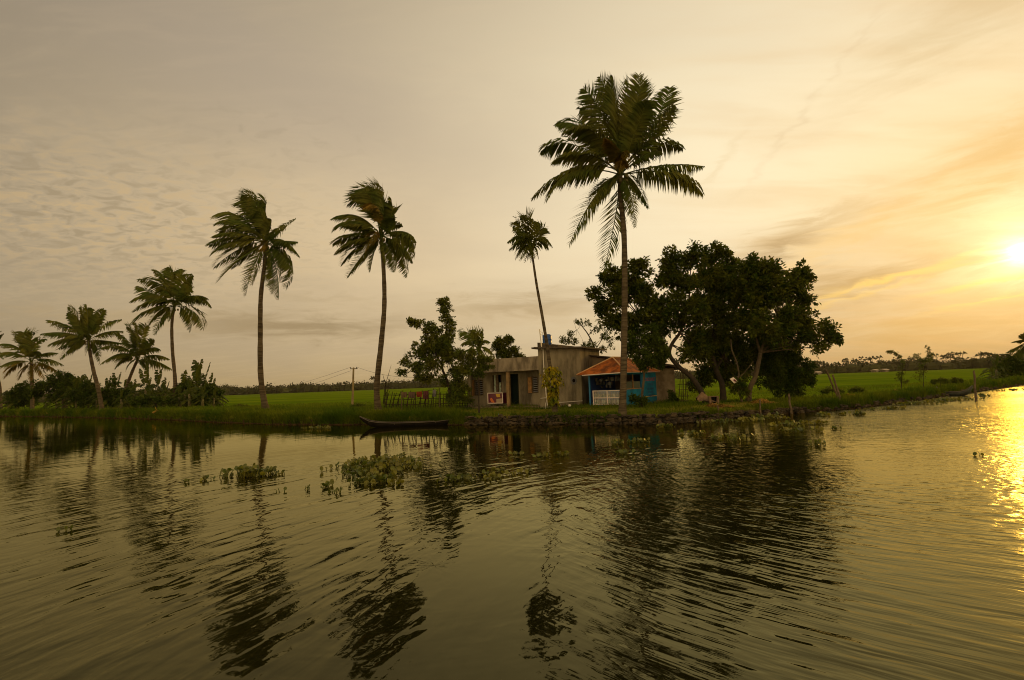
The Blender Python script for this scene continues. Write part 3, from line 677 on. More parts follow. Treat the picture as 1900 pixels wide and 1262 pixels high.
# ------------------------------------------------------------------ palms
def frond(mb, P0, P1, P2, rr, nl=34, lw=.055, ll=.22, wind=0.35, start=.16, hang=.5, sweep=.5):
    pts = bez(V(P0), V(P1), V(P2), 11); L = sum((a-b).length for a, b in zip(pts, pts[1:]))
    mb.tube(pts, [.035*(1-i/11)+.008 for i in range(11)], 4, False)
    ro_ = V(P2)-V(P0); ro_ = (1 if rr.random() < .5 else -1)*R(72)*abs(ro_.z/ro_.length)**1.3+R(rr.uniform(-25, 25))
    for side in (-1, 1):
        rag = rr.uniform(-.1, .1)
        for k in range(nl):
            s_ = start+(1-start)*(k+rr.uniform(0, .8))/nl
            if rr.random() < .05: continue
            t = s_*10; i = min(int(t), 9); f = t-i
            p = pts[i].lerp(pts[i+1], f); tg = (pts[i+1]-pts[i]).normalized()
            sd = tg.cross(V((0, 0, 1)))
            if sd.length < .15: sd = tg.cross(V((0, 1, 0)))
            sd.normalize(); sd = Matrix.Rotation(ro_, 3, tg) @ sd; sd *= side; upv = sd.cross(tg)*side
            prof = max(.12, math.sin(math.pi*min(1, .18+.80*s_)))**.7
            l = L*ll*prof*rr.uniform(.8, 1.1)
            stp = abs(tg.z); d1 = sd*rr.uniform(.6, .95) + tg*(sweep*.8+.45*s_+rag) + upv*rr.uniform(.0, .2) + V((-wind*.35, 0, (-.2-hang*.45)*(1-.7*stp)))
            d1.normalize()
            d2 = (d1*.8 + V((-wind*rr.uniform(.4, 1.0), rr.uniform(-.1, .1), -hang*rr.uniform(.7, 1.5)*(1-.6*stp)))).normalized()
            m_ = p+d1*l*.45; e_ = m_+d2*l*.55
            w = lw*.5*(.7+.5*prof)*(1+(.8*stp if tg.z < 0 else 0))
            wv = tg*w*.9+V((0, 0, w*.45))
            mb.add((p-wv*.6, p+wv*.6, m_+wv, m_-wv, e_), ((0, 1, 2, 3), (3, 2, 4)))
def palm(name, label, base, trunkpx, Y, radii, fronds, yell=(), cr_dy=0, nl=34, lw=.055, wind=.35, seed=1, group='coconut palms along the bank', cat='palm tree', nuts=8, tips=True, ll=.31, cm=None):
    rr = random.Random(seed)
    root = thing(name, base, label, cat, group)
    pts = [V(base)+V((0, 0, -.25))]+[at_depth(x, y, Y+dy) for x, y, dy in trunkpx]
    sm = cr(pts, 6); n = len(sm)
    rad = []
    for i in range(n):
        t = i/(n-1); r = radii[0]*(1-t)+radii[1]*t
        r *= 1+.45*max(0, 1-t*9)+.06*math.sin(i*2.1)
        rad.append(r)
    mb = MB(); mb.tube(sm, rad, 10); mb.build('trunk', m_trunk, root, True)
    C = sm[-1]; k = Y/F_PX
    mb = MB(); mby = MB()
    for i, fr in enumerate(fronds):
        (mx, my), (tx, ty), dy = fr[:3]
        hang = fr[3] if len(fr) > 3 else .5
        D = C.y
        P2 = at_depth(tx, ty, D+dy); P1 = at_depth(mx, my, D+dy*.5)
        P1 = P1*2-(C+P2)*.5 if i % 1 == 0 else P1; q_ = (C+P2)*.5; P1 = q_+(P1-q_)*.70
        (mby if i in yell else mb).__class__
        frond(mby if i in yell else mb, C+V((rr.uniform(-.1, .1), rr.uniform(-.1, .1), rr.uniform(-.1, .15))), P1, P2, rr, nl, lw, ll, wind, hang=hang)
    for i in range(7):                                # leaf bases sheathing the crown's heart
        a = i*.9; mb.tube([C+V((0, 0, -.25)), C+V((.14*math.cos(a), .14*math.sin(a), .15)), C+V((.34*math.cos(a), .34*math.sin(a), .6))], [.10, .07, .03], 5)
    co = mb.build('crown', cm or m_frond, root)
    if mby.v: mby.build('yellowing_fronds', m_frondy, root)
    if nuts:
        mb = MB()
        for i in range(nuts):
            a = rr.uniform(0, 6.28); q = rr.uniform(.2, .42); mb.rock((C.x+q*math.cos(a), C.y+q*math.sin(a), C.z-rr.uniform(.1, .55)), .12, .12, .15, seed+i, .05)
        mb.build('coconuts', mat('coconut_husk', (0.10, 0.075, 0.02), .7, (0.07, 0.07, 0.015), 3), root, True)
    return root

def crop(ox, oy, s): return lambda x, y: (ox+x/s, oy+y/s)
c6 = crop(950, 120, 3.155)
def FR(cv, rows): return [(cv(*r[0]), cv(*r[1]))+tuple(r[2:]) for r in rows]
# the tall palm beside the shop
rows = [((380, 560), (115, 785), .6, 1.0), ((330, 590), (200, 800), -.8, 1.0), ((330, 420), (168, 510), 1.0, .8), ((420, 480), (235, 575), -1.2, .8), ((420, 340), (262, 350), .8, .7), ((470, 330), (300, 400), -1.5, .7),
        ((480, 270), (400, 255), 1.6, .6), ((530, 270), (418, 140), .8, .2), ((580, 260), (515, 70), .5, .05), ((600, 250), (590, 75), -.9, .05), ((620, 250), (560, 130), 1.8, .3),
        ((700, 260), (668, 85), 1.2, .05), ((720, 300), (742, 60), .4, .0), ((705, 300), (775, 95), -.8, .1), ((740, 330), (800, 215), -1.8, .4),
        ((850, 330), (925, 135), .6, .5), ((860, 380), (948, 240), -.7, .7), ((800, 420), (860, 330), 1.9, .6), ((850, 430), (1000, 490), .6, .9), ((800, 500), (870, 520), -2.0, .8), ((900, 575), (1115, 595), .9, 1.2), ((970, 610), (1118, 760), -.7, 1.3),
        ((720, 680), (800, 840), .7, .8), ((700, 740), (722, 950), -.6, .7), ((480, 750), (335, 1055), .4, .45), ((520, 720), (455, 830), -1.6, .8), ((620, 850), (535, 1215), .7, .35), ((560, 680), (470, 760), 1.8, .9),
        ((590, 470), (545, 430), -2.3, .7), ((650, 520), (625, 640), -2.2, .9), ((640, 480), (690, 560), -2.0, 1.0), ((600, 640), (560, 760), -1.8, 1.0)]
b0 = ground_at(1154, 29.2)
palm('coconut_palm', 'tallest coconut palm with wide crown and straight grey trunk in front of the blue shop', b0, [(1157, 690, .1), (1159, 560, .2), (1158, 440, .2), (1151, 360, .2), (1151, 322, .2)], 29.2, (.20, .135), FR(c6, rows), yell=(28, 29, 30), nl=58, lw=.088, wind=.25, seed=11, nuts=10, ll=.25)
# second and third palms
c7 = crop(370, 340, 4.4186)
rows2 = [((1390, 70), (1210, 180), .8, .5), ((1400, 20), (1230, 130), -.5, .5), ((1450, 20), (1290, 90), 1.2, .3), ((1480, 20), (1345, 60), .2, .2), ((1530, 60), (1400, 55), -1.0, .2), ((1540, 150), (1480, 90), .9, .1), ((1600, 230), (1560, 130), .3, .4), ((1570, 300), (1600, 290), -1.4, .6), ((1480, 150), (1340, 210), -1.8, .6),
        ((1300, 230), (1090, 290), 1.0, .7), ((1260, 260), (1095, 395), -.6, .8), ((1350, 330), (1180, 350), -1.8, .9), ((1250, 400), (1090, 500), .8, .8), ((1280, 450), (1115, 580), -.5, .9), ((1280, 510), (1160, 675), .9, .7), ((1370, 540), (1210, 770), -.8, .6), ((1400, 500), (1280, 680), 1.5, .8),
        ((1430, 560), (1400, 725), .4, .5), ((1600, 330), (1660, 350), .8, .9), ((1680, 370), (1775, 480), .5, 1.0), ((1780, 440), (1730, 620), -.6, .8), ((1660, 520), (1700, 770), .6, .5), ((1640, 480), (1745, 650), 1.4, .8), ((1580, 560), (1600, 725), -.5, .6), ((1500, 480), (1530, 660), -1.4, .7), ((1440, 380), (1360, 560), -2.0, .9)]
b0 = ground_at(703, 38.5)
palm('coconut_palm', 'coconut palm with a gently curved trunk and windswept crown beside the long dark canoe', b0, [(699, 720, 0), (707, 640, 0), (713, 570, 0), (712, 505, 0), (707, 440, 0)], 38.5, (.25, .13), FR(c7, rows2), yell=(8, 25), nl=48, lw=.10, wind=.8, seed=12, nuts=6)
rows3 = [((430, 100), (310, 170), .8, .4), ((470, 130), (350, 95), -.5, .3), ((480, 200), (335, 255), 1.0, .6), ((540, 160), (500, 140), .5, .3), ((520, 200), (400, 290), -1.4, .6), ((300, 220), (130, 260), .8, .6), ((320, 260), (130, 340), -.8, .8), ((320, 330), (160, 400), 1.2, .8), ((300, 380), (110, 440), -1.0, .8), ((260, 430), (80, 510), .6, .9), ((270, 450), (95, 590), -.7, .8), ((330, 520), (120, 690), .8, .7), ((340, 600), (150, 805), -.7, .5), ((400, 560), (260, 700), 1.4, .9), ((440, 660), (380, 925), .5, .4), ((470, 640), (430, 830), -.9, .6), ((600, 420), (790, 290), .7, .9), ((680, 430), (820, 600), .6, 1.0), ((640, 470), (805, 480), -.8, 1.1), ((770, 640), (710, 860), .7, .5), ((680, 560), (765, 740), -.7, .8), ((640, 680), (650, 945), .4, .4), ((600, 600), (600, 900), -.7, .5), ((520, 380), (500, 250), 1.8, .4), ((560, 340), (590, 300), -1.0, .3), ((560, 480), (480, 560), -1.9, .9)]
b0 = ground_at(494, 46)
palm('coconut_palm', 'coconut palm alone on the grass bank between the pole and the banana thicket', b0, [(484, 700, 0), (483, 620, 0), (484, 550, 0), (491, 490, 0), (493, 450, 0)], 46, (.26, .14), FR(c7, rows3), yell=(25,), nl=46, lw=.11, wind=1.0, seed=13, nuts=6)
# smaller ones further along
c2_ = crop(0, 540, 4.4186)
rows4 = [((1280, 30), (1120, -40), 1, .5), ((1250, -10), (1075, 90), .5, .8), ((1330, -80), (1130, -90), -.8, .6), ((1300, 40), (1090, 170), -1, .9), ((1250, 110), (1070, 280), .8, .8), ((1310, 140), (1210, 290), -.8, .7), ((1330, 190), (1265, 360), .6, .6), ((1380, -90), (1260, -160), .9, .3), ((1400, -110), (1390, -190), .2, .1), ((1450, -100), (1500, -170), .6, .3), ((1480, -60), (1580, -130), -.5, .6), ((1520, 10), (1560, -60), 1.2, .6), ((1620, 20), (1730, 130), .6, 1.0), ((1580, 20), (1700, 60), -1, .9), ((1560, 180), (1560, 335), .4, .6), ((1620, 160), (1665, 315), -.5, .6), ((1430, 60), (1500, 120), -1.8, .8), ((1420, 130), (1380, 250), -1.4, .8), ((1360, -40), (1300, 60), -1.9, .7)]
b0 = ground_at(322, 66)
palm('coconut_palm', 'slender coconut palm rising from the middle of the banana thicket', b0, [(325, 710, 0), (320, 650, 0), (319, 600, 0), (324, 568, 0)], 66, (.24, .15), FR(c2_, rows4), nl=34, lw=.16, wind=.7, seed=14, nuts=4)
rows5 = [((640, 220), (565, 130), .6, .4), ((600, 290), (395, 240), .8, .8), ((560, 330), (345, 350), -.6, .9), ((560, 370), (400, 440), 1, .9), ((620, 420), (490, 560), -.8, .8), ((640, 260), (560, 180), -1, .5), ((700, 220), (660, 130), .5, .1), ((720, 200), (710, 120), -.6, .1), ((740, 210), (760, 150), .6, .1), ((780, 260), (855, 150), .7, .5), ((820, 280), (990, 235), .5, .9), ((850, 330), (1000, 330), -.9, 1.0), ((840, 400), (1000, 430), .9, 1.0), ((800, 440), (815, 595), .5, .7), ((730, 440), (700, 530), -1.2, .8), ((690, 330), (640, 400), -1.9, .8), ((720, 260), (700, 190), 1.8, .3), ((640, 400), (470, 480), .2, .9)]
b0 = ground_at(190, 68)
palm('coconut_palm', 'leaning coconut palm with a pale lower trunk left of the banana thicket', b0, [(183, 725, 0), (174, 690, 0), (168, 660, 0), (164, 632, 0)], 68, (.26, .17), FR(c2_, rows5), nl=34, lw=.16, wind=.5, seed=15, nuts=3)
rows6 = [((1100, 340), (1040, 290), .6, .3), ((1130, 320), (1110, 275), -.6, .2), ((1170, 330), (1200, 285), .5, .3), ((1060, 420), (945, 350), .8, .7), ((1000, 430), (830, 470), -.5, .9), ((1000, 480), (830, 600), .8, .9), ((1020, 520), (940, 640), -.8, .8), ((1080, 560), (1030, 660), .5, .7), ((1200, 440), (1260, 400), .6, .8), ((1230, 450), (1310, 480), -.7, .9), ((1270, 510), (1385, 560), .8, 1.0), ((1250, 550), (1405, 640), -.6, 1.0), ((1180, 580), (1220, 660), .5, .8), ((1100, 480), (1060, 560), -1.8, .9), ((1150, 560), (1180, 640), -1.3, .9), ((1130, 400), (1090, 330), 1.6, .4)]
b0 = ground_at(228, 76)
palm('coconut_palm', 'short coconut palm leaning right over the banana plants', b0, [(233, 725, 0), (244, 693, 0), (255, 668, 0)], 76, (.24, .18), FR(c2_, rows6), nl=30, lw=.18, wind=.4, seed=16, nuts=0)
rows7 = [((150, 380), (120, 370), 1, .3), ((190, 350), (200, 345), .5, .1), ((250, 340), (290, 345), -.5, .2), ((300, 400), (370, 400), .8, .5), ((130, 430), (0, 440), .6, .7), ((100, 480), (-40, 530), -.8, .8), ((120, 560), (0, 620), .8, .8), ((100, 600), (30, 720), -.9, .9), ((180, 640), (150, 730), .6, .8), ((350, 500), (470, 510), .5, .8), ((380, 540), (510, 605), -.7, 1.0), ((370, 590), (490, 680), .7, 1.0), ((320, 620), (370, 720), -.6, .9), ((260, 650), (250, 740), -.9, .9), ((200, 450), (160, 500), -2, .9), ((300, 480), (330, 520), -1.9, .8), ((240, 420), (230, 360), 1.6, .3)]
b0 = ground_at(60, 88)
palm('coconut_palm', 'bushy coconut palm with browning lower fronds near the far end of the bank', b0, [(60, 725, 0), (59, 695, 0), (58, 672, 0)], 88, (.28, .2), FR(c2_, rows7), yell=(7, 8, 11, 12, 13), nl=30, lw=.18, wind=.3, seed=17, nuts=5)
rows8 = [((-20, 400), (30, 350), .5, .6), ((-60, 380), (10, 330), -.5, .6), ((-40, 470), (30, 560), .6, .9), ((-120, 420), (-220, 450), .5, .9), ((-100, 330), (-150, 280), .5, .3), ((-80, 320), (-60, 250), -.5, .2), ((-120, 520), (-190, 640), .5, .8), ((-50, 520), (0, 640), -.8, .8)]
b0 = ground_at(2, 98)
palm('coconut_palm', 'coconut palm half cut off by the far left end of the bank', b0, [(0, 720, 0), (-8, 680, 0), (-14, 640, 0)], 98, (.26, .18), FR(c2_, rows8), nl=26, lw=.2, wind=.3, seed=18, nuts=0)
c8 = crop(1780, 600, 7.8864)
rows9 = [((880, 240), (765, 285), 1, .9), ((880, 330), (715, 410), -1, .9), ((920, 170), (885, 210), .8, .7), ((960, 120), (1080, 80), .8, .5), ((1040, 160), (1180, 200), -.8, .8), ((900, 400), (800, 480), 1.2, .9), ((1060, 300), (1200, 400), .8, .9), ((980, 400), (960, 560), -1, .9), ((880, 440), (860, 560), 1, .8), ((1080, 400), (1120, 560), -.8, .9), ((940, 230), (850, 260), -1.6, .7), ((960, 200), (900, 160), .2, .4), ((1000, 130), (1010, 60), .5, .2)]
b0 = ground_at(1912, 84)
palm('coconut_palm', 'dark coconut palm at the right end of the bank above banana leaves', b0, [(1908, 670, 0), (1905, 655, 0), (1903, 636, 0)], 84, (.24, .18), FR(c8, rows9), nl=28, lw=.2, wind=.2, seed=19, nuts=0)

# areca palm with the climbing vine
c6b = c6
rowsA = [((50, 960), (5, 945), .5, .7), ((40, 930), (30, 915), -.4, .5), ((70, 920), (50, 890), .4, .4), ((95, 900), (75, 880), .2, .2), ((110, 930), (105, 895), -.4, .2), ((125, 950), (130, 915), .4, .4), ((60, 990), (-25, 1040), .5, .8), ((70, 1000), (-15, 1085), -.4, .9), ((60, 1040), (20, 1140), .5, .7), ((80, 1060), (45, 1150), -.4, .6), ((100, 1060), (75, 1160), .3, .5), ((120, 1080), (110, 1160), .5, .4), ((140, 1060), (155, 1140), -.4, .6), ((130, 1100), (135, 1135), -.6, .5), ((170, 980), (235, 1065), .4, 1.0), ((180, 1010), (215, 1080), -.3, .8), ((160, 960), (205, 960), .3, .3), ((90, 980), (40, 1000), -.9, .8)]
b0 = ground_at(1030, 31.8)
ap = palm('areca_palm', 'thin leaning areca palm with a small tufted crown in front of the grey house', b0, [(1026, 712, 0), (1019, 670, 0), (1015, 640, 0), (1005, 580, 0), (996, 530, 0), (990, 490, 0), (986, 462, 0)], 31.8, (.14, .055), FR(c6b, rowsA), nl=20, lw=.075, wind=.2, seed=21, group='palm_skip', nuts=0, ll=.42)
del ap['group']
vn = thing('climbing_vine', b0, 'yellow green broad leaved vine wrapped round the foot of the areca palm', 'climbing vine')
def leaf(mb, p, d, n, l, w, fold=.25):
    d = d.normalized(); s_ = d.cross(n)
    if s_.length < .01: s_ = V((1, 0, 0))
    s_.normalize(); u_ = s_.cross(d)
    a, b2 = p+d*l*.5+s_*w*.5+u_*w*fold, p+d*l*.5-s_*w*.5+u_*w*fold
    mb.add((p, a, p+d*l, b2), ((0, 1, 2), (0, 2, 3)))
rr = random.Random(4); mb = MB()
for i in range(620):
    y = 680+70*rr.random()**1.0
    hw = 20 if 688 < y < 716 else (9 if y > 716 else 12)
    q = rr.uniform(-1, 1); a = rr.uniform(0, 6.28)
    cxp = 1025+(y-715)*.08
    wr = hw/29.9*rr.uniform(.45, 1.0)
    p = at_depth(cxp, y, 31.8)+V((math.cos(a)*wr, math.sin(a)*wr, 0))
    d = V((math.cos(a)*.6, math.sin(a)*.6, -.9)); leaf(mb, p, d, V((math.cos(a), math.sin(a), .5)), rr.uniform(.16, .30), rr.uniform(.11, .2))
mb.build('leaves', m_vine, vn)
mb = MB()
for k in range(4):
    mb.tube([at_depth(1025+(y-715)*.08, y, 31.8)+V((.17*math.cos(y*.12+k*1.6), .17*math.sin(y*.12+k*1.6), 0)) for y in range(752, 680, -6)], .018, 4)
mb.build('stem', m_bark, vn)

# ------------------------------------------------------------------ broadleaf trees
def rosette(mb, c, out, rr, s, n=6):
    out = out.normalized()
    for _ in range(n):
        d = out*.7+V((rr.gauss(0, .7), rr.gauss(0, .7), rr.gauss(0, .6)-.15))
        leaf(mb, c+V((rr.gauss(0, .3), rr.gauss(0, .3), rr.gauss(0, .3)))*s, d, V((rr.gauss(0, 1), rr.gauss(0, 1), 1.2)), s*rr.uniform(.7, 1.25), s*rr.uniform(.38, .6))
def crown(mb, blobs, Y, rr, s=.26, dens=1.0, hole=.0):
    for bl in blobs:
        x, y, rx = bl[:3]; ry = bl[3] if len(bl) > 3 and bl[3] else rx; dy = bl[4] if len(bl) > 4 else 0
        C = at_depth(x, y, Y+dy); k = (Y+dy)/F_PX; RX, RZ = rx*k, ry*k; RY = (RX+RZ)/2
        ns = max(6, int(9*(RX*RZ)**.5*1.4))
        for _ in range(ns):
            dr = V((rr.gauss(0, 1), rr.gauss(0, 1), rr.gauss(0, 1))).normalized(); q = rr.uniform(.1, 1.04)
            sc = C+V((dr.x*RX*q, dr.y*RY*q, dr.z*RZ*q)); sr = rr.uniform(.14, .42)*min(RX, RZ)*(1.25-.45*q)+.08
            m_ = int(dens*sr*sr*4*3.1/(s*s*6*.5)*2.0)+3
            for __ in range(m_):
                d2 = V((rr.gauss(0, 1), rr.gauss(0, 1), rr.gauss(0, 1)+.2)).normalized()
                rosette(mb, sc+d2*sr*rr.uniform(.55, 1.05), d2+dr*.4, rr, s)
def limbs(mb, anchors, blobs, Y, rr, r0=.07):
    A = [at_depth(x, y, Y) for x, y in anchors]
    for bl in blobs:
        x, y, rx = bl[:3]; dy = bl[4] if len(bl) > 4 else 0
        C = at_depth(x, y, Y+dy); a = min(A, key=lambda q: (q-C).length+(2 if q.z > C.z else 0))
        mid = a.lerp(C, .5)+V((rr.uniform(-.2, .2), rr.uniform(-.2, .2), rr.uniform(-.1, .3)))
        mb.tube(bez(a, mid, C, 6), [r0, r0*.85, r0*.65, r0*.5, r0*.35, r0*.2], 5)
        for _ in range(3):
            e_ = C+V((rr.gauss(0, 1), rr.gauss(0, 1), rr.gauss(0, 1)))*rx*Y/F_PX*.5; mb.tube([mid.lerp(C, .5), C.lerp(e_, .4), e_], [r0*.4, r0*.3, r0*.12], 4)
def tree(name, label, cat, basepx, Y, stems, blobs, seed, lm=m_leaf, bm=m_bark, s=.26, dens=1.0, anchors=None, group=None, r0=.06, baseobj=None):
    rr = random.Random(seed); b0 = ground_at(basepx, Y)
    root = thing(name, b0, label, cat, group); mb = MB(); anc = list(anchors or [])
    for pts, ra_, rb2 in stems:
        P = [at_depth(x, y, Y+(dd[0] if dd else 0)) for x, y, *dd in pts]
        if pts is stems[0][0]: P = [b0+V((0, 0, -.2))]+P
        sm = cr(P, 5); n = len(sm); mb.tube(sm, [ra_+(rb2-ra_)*i/(n-1)+(ra_*.5*max(0, 1-i/3) if pts is stems[0][0] else 0) for i in range(n)], 8)
        anc += [(x, y) for x, y, *dd in pts[-2:]]
    limbs(mb, anc, blobs, Y, rr, r0); mb.build('trunk', bm, root, True)
    mb = MB(); crown(mb, blobs, Y, rr, s, dens); mb.build('crown', lm, root)
    return root
c5 = crop(1060, 430, 3.5185)
tree('broadleaf_tree', 'big leafy tree whose dark curved trunk leans left over the shop roof', 'tree', 1312, 34.5,
     [([(1300, 725), (1283, 700), (1262, 683), (1243, 660), (1246, 640), (1262, 618)], .21, .10), ([(1243, 658), (1225, 640), (1205, 610)], .09, .05), ([(1262, 618), (1275, 580), (1280, 540)], .09, .05)],
     [(1185, 497, 26), (1166, 520, 22), (1131, 517, 24), (1104, 543, 16), (1146, 550, 34, 30), (1190, 548, 32), (1135, 592, 24, 28), (1160, 600, 24), (1118, 570, 18), (1195, 590, 28, 22, -.5), (1225, 585, 30, 24, -.8), (1215, 612, 26, 16, .5),
      (1250, 488, 30), (1285, 480, 26), (1262, 525, 40, 34), (1245, 560, 34, 24, -.6), (1285, 570, 34, 28, -.8), (1238, 520, 22), (1290, 600, 22, 16), (1205, 560, 24, 28), (1228, 600, 20), (1178, 615, 20, 16), (1150, 520, 18), (1290, 640, 22, 22, .6), (1278, 662, 14, 14, .6), (1240, 615, 22, 14, .4), (1258, 598, 22, 18, .6), (1303, 655, 18, 24, .8), (1272, 655, 13, 12, 0)], 31, s=.27, r0=.055)
tree('broadleaf_tree', 'dense leafy tree with a dark upright trunk in the middle of the grove', 'tree', 1342, 36.5,
     [([(1340, 715), (1330, 690), (1322, 660), (1325, 620), (1335, 560)], .24, .10), ([(1326, 690), (1342, 660), (1352, 620)], .10, .05)],
     [(1318, 478, 24), (1345, 480, 24, 20), (1362, 498, 18), (1316, 520, 42, 36), (1352, 530, 34), (1330, 570, 44, 34, -.5), (1290, 625, 26, 22), (1318, 640, 34, 28), (1345, 625, 30, 30), (1368, 650, 26, 28, .8), (1305, 690, 20, 20, .6), (1345, 690, 22, 22, 1), (1290, 715, 16, 14, .8), (1375, 690, 22, 26, 1.2), (1330, 665, 26, 24, 1), (1388, 660, 24, 24, 1.4), (1350, 708, 18, 14, .8), (1310, 702, 16, 14, .8), (1372, 712, 12, 12, 1.2), (1300, 570, 30, 26, .6), (1340, 640, 40, 26, 1), (1328, 600, 40, 22)], 32, s=.27, lm=m_leaf, r0=.055)
tree('broadleaf_tree', 'spreading leafy tree with a pale forked trunk at the right of the grove', 'tree', 1388, 34.5,
     [([(1391, 722), (1401, 700), (1407, 675), (1411, 655)], .19, .13), ([(1411, 655), (1404, 630), (1400, 600)], .10, .06), ([(1411, 655), (1420, 632), (1434, 610), (1446, 590)], .10, .05), ([(1411, 655), (1430, 640), (1455, 625)], .05, .03)],
     [(1384, 497, 26, 20), (1410, 495, 24, 20), (1432, 508, 26), (1398, 540, 42, 38), (1440, 548, 36, 32), (1484, 508, 22, 18), (1500, 515, 14), (1470, 535, 32), (1492, 555, 20, 24), (1415, 590, 44, 30), (1455, 590, 40, 26, -.4), (1490, 585, 26, 16), (1500, 605, 30, 18), (1526, 605, 22, 13), (1545, 622, 16, 12), (1556, 630, 12, 9), (1530, 626, 18, 16), (1462, 590, 34, 30, .5), (1430, 625, 30, 20, .8), (1400, 520, 40, 30, .8), (1365, 540, 26, 40, .6), (1492, 625, 26, 18), (1462, 622, 28, 16), (1430, 612, 30, 18, -1.1), (1400, 604, 26, 18, -1.1), (1466, 610, 30, 16, -1), (1440, 635, 22, 12, -1), (1516, 645, 9, 11), (1475, 642, 8, 8), (1385, 600, 30, 30, .6)], 33, s=.28, bm=m_barkl, r0=.05)
tree('slender_tree', 'slender crooked young tree with a low leaf cluster and white board', 'tree', 1378, 33.8, [([(1368, 712), (1371, 695), (1366, 670), (1358, 650), (1356, 630)], .06, .04), ([(1372, 700), (1384, 688), (1398, 670)], .03, .02), ([(1379, 722), (1392, 738)], .05, .05)], [(1372, 708, 9, 8), (1376, 722, 8, 9), (1360, 720, 7, 6)], 34, bm=m_barkl, s=.22, r0=.015)
tree('dense_bush_tree', 'low dark dense tree drooping to the ground at the right edge of the grove', 'tree', 1462, 37.5, [([(1458, 715), (1455, 690), (1450, 660)], .15, .08)],
     [(1428, 655, 30, 28), (1450, 668, 34, 32), (1470, 690, 32, 28), (1440, 695, 32, 30), (1488, 700, 20, 18), (1455, 718, 30, 20), (1500, 704, 9, 9), (1420, 675, 22), (1480, 720, 20, 14), (1425, 640, 26), (1461, 648, 18), (1400, 640, 24, 30, 1), (1470, 665, 26, 24), (1500, 690, 12, 12), (1465, 733, 22, 9), (1412, 668, 20, 18, 1.5)], 35, lm=m_leafd, s=.22, dens=1.15)
tree('small_tree', 'small dense tree with a thin pale trunk in front of the blue counter', 'tree', 1190, 31.6, [([(1191, 735), (1194, 710), (1196, 688), (1202, 672)], .085, .06), ([(1196, 690), (1208, 680), (1216, 672)], .03, .02)],
     [(1202, 645, 26, 24), (1184, 660, 16, 18), (1190, 678, 14, 10), (1222, 652, 16, 18), (1212, 668, 16, 12), (1195, 630, 16, 12), (1214, 632, 14), (1180, 642, 10), (1172, 632, 14), (1200, 615, 16, 12), (1228, 640, 16), (1168, 652, 11), (1236, 657, 12), (1205, 660, 24, 18), (1226, 672, 12, 8)], 36, lm=m_leafd, bm=m_barkl, s=.18, dens=1.1, r0=.02)
tree('low_shrub', 'small low shrub at the foot of the tree by the blue counter', 'shrub', 1186, 31.2, [([(1186, 745), (1187, 738)], .03, .02)], [(1184, 743, 12, 7), (1196, 744, 9, 6), (1177, 738, 5, 5)], 37, lm=m_leafd, s=.15, r0=.01)
c3 = crop(600, 540, 4.5075)
tree('broadleaf_tree', 'bushy tree with a tall leafy plume standing left of the grey house', 'tree', 838, 37,
     [([(834, 722), (827, 700), (820, 680), (824, 650), (828, 610)], .12, .05), ([(822, 680), (805, 650), (790, 620)], .06, .03)],
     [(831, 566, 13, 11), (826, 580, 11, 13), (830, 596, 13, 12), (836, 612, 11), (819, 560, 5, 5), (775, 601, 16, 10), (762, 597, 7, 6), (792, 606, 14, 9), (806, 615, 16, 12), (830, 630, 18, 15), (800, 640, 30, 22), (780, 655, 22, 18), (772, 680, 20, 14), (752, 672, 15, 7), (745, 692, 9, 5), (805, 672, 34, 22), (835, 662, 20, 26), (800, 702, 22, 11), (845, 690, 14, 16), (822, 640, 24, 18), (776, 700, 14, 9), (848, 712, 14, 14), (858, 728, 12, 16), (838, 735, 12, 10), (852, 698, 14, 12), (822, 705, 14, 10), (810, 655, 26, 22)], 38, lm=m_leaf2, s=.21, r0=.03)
tree('small_tree', 'olive green small tree half hiding the left end of the grey house', 'tree', 889, 33.6, [([(888, 735), (887, 710), (885, 690)], .05, .035)],
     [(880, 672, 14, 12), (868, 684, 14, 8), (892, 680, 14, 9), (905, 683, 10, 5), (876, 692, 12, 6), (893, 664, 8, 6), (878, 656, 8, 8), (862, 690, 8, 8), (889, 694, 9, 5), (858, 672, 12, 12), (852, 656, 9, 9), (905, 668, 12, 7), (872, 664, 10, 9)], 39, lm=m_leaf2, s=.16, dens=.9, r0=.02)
tree('round_tree', 'round crowned bushy tree behind the roof of the grey house', 'tree', 938, 46, [([(938, 720), (937, 680)], .14, .1)],
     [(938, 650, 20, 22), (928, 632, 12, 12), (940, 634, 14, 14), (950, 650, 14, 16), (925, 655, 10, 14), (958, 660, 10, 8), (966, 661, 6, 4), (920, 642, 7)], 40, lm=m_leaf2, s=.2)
tree('open_branched_tree', 'thin tree with bare crooked branches and sparse leaves behind the shop roof', 'tree', 1104, 44, [([(1105, 690), (1104, 650), (1092, 622), (1078, 603), (1068, 590)], .10, .02), ([(1104, 650), (1118, 628), (1128, 608)], .04, .02), ([(1092, 622), (1106, 605), (1112, 592)], .03, .01), ([(1078, 603), (1070, 612), (1066, 600)], .015, .01)],
     [(1052, 632, 8, 6), (1058, 620, 5, 5), (1066, 634, 6, 4), (1072, 599, 6, 4), (1090, 600, 7, 5), (1108, 612, 10, 9), (1100, 640, 12, 9), (1122, 622, 10, 10), (1118, 648, 11, 7), (1085, 640, 8, 6), (1132, 636, 10, 14), (1044, 632, 4, 5), (1095, 648, 9, 5)], 41, lm=m_leaf2, s=.19, dens=.22, r0=.015)
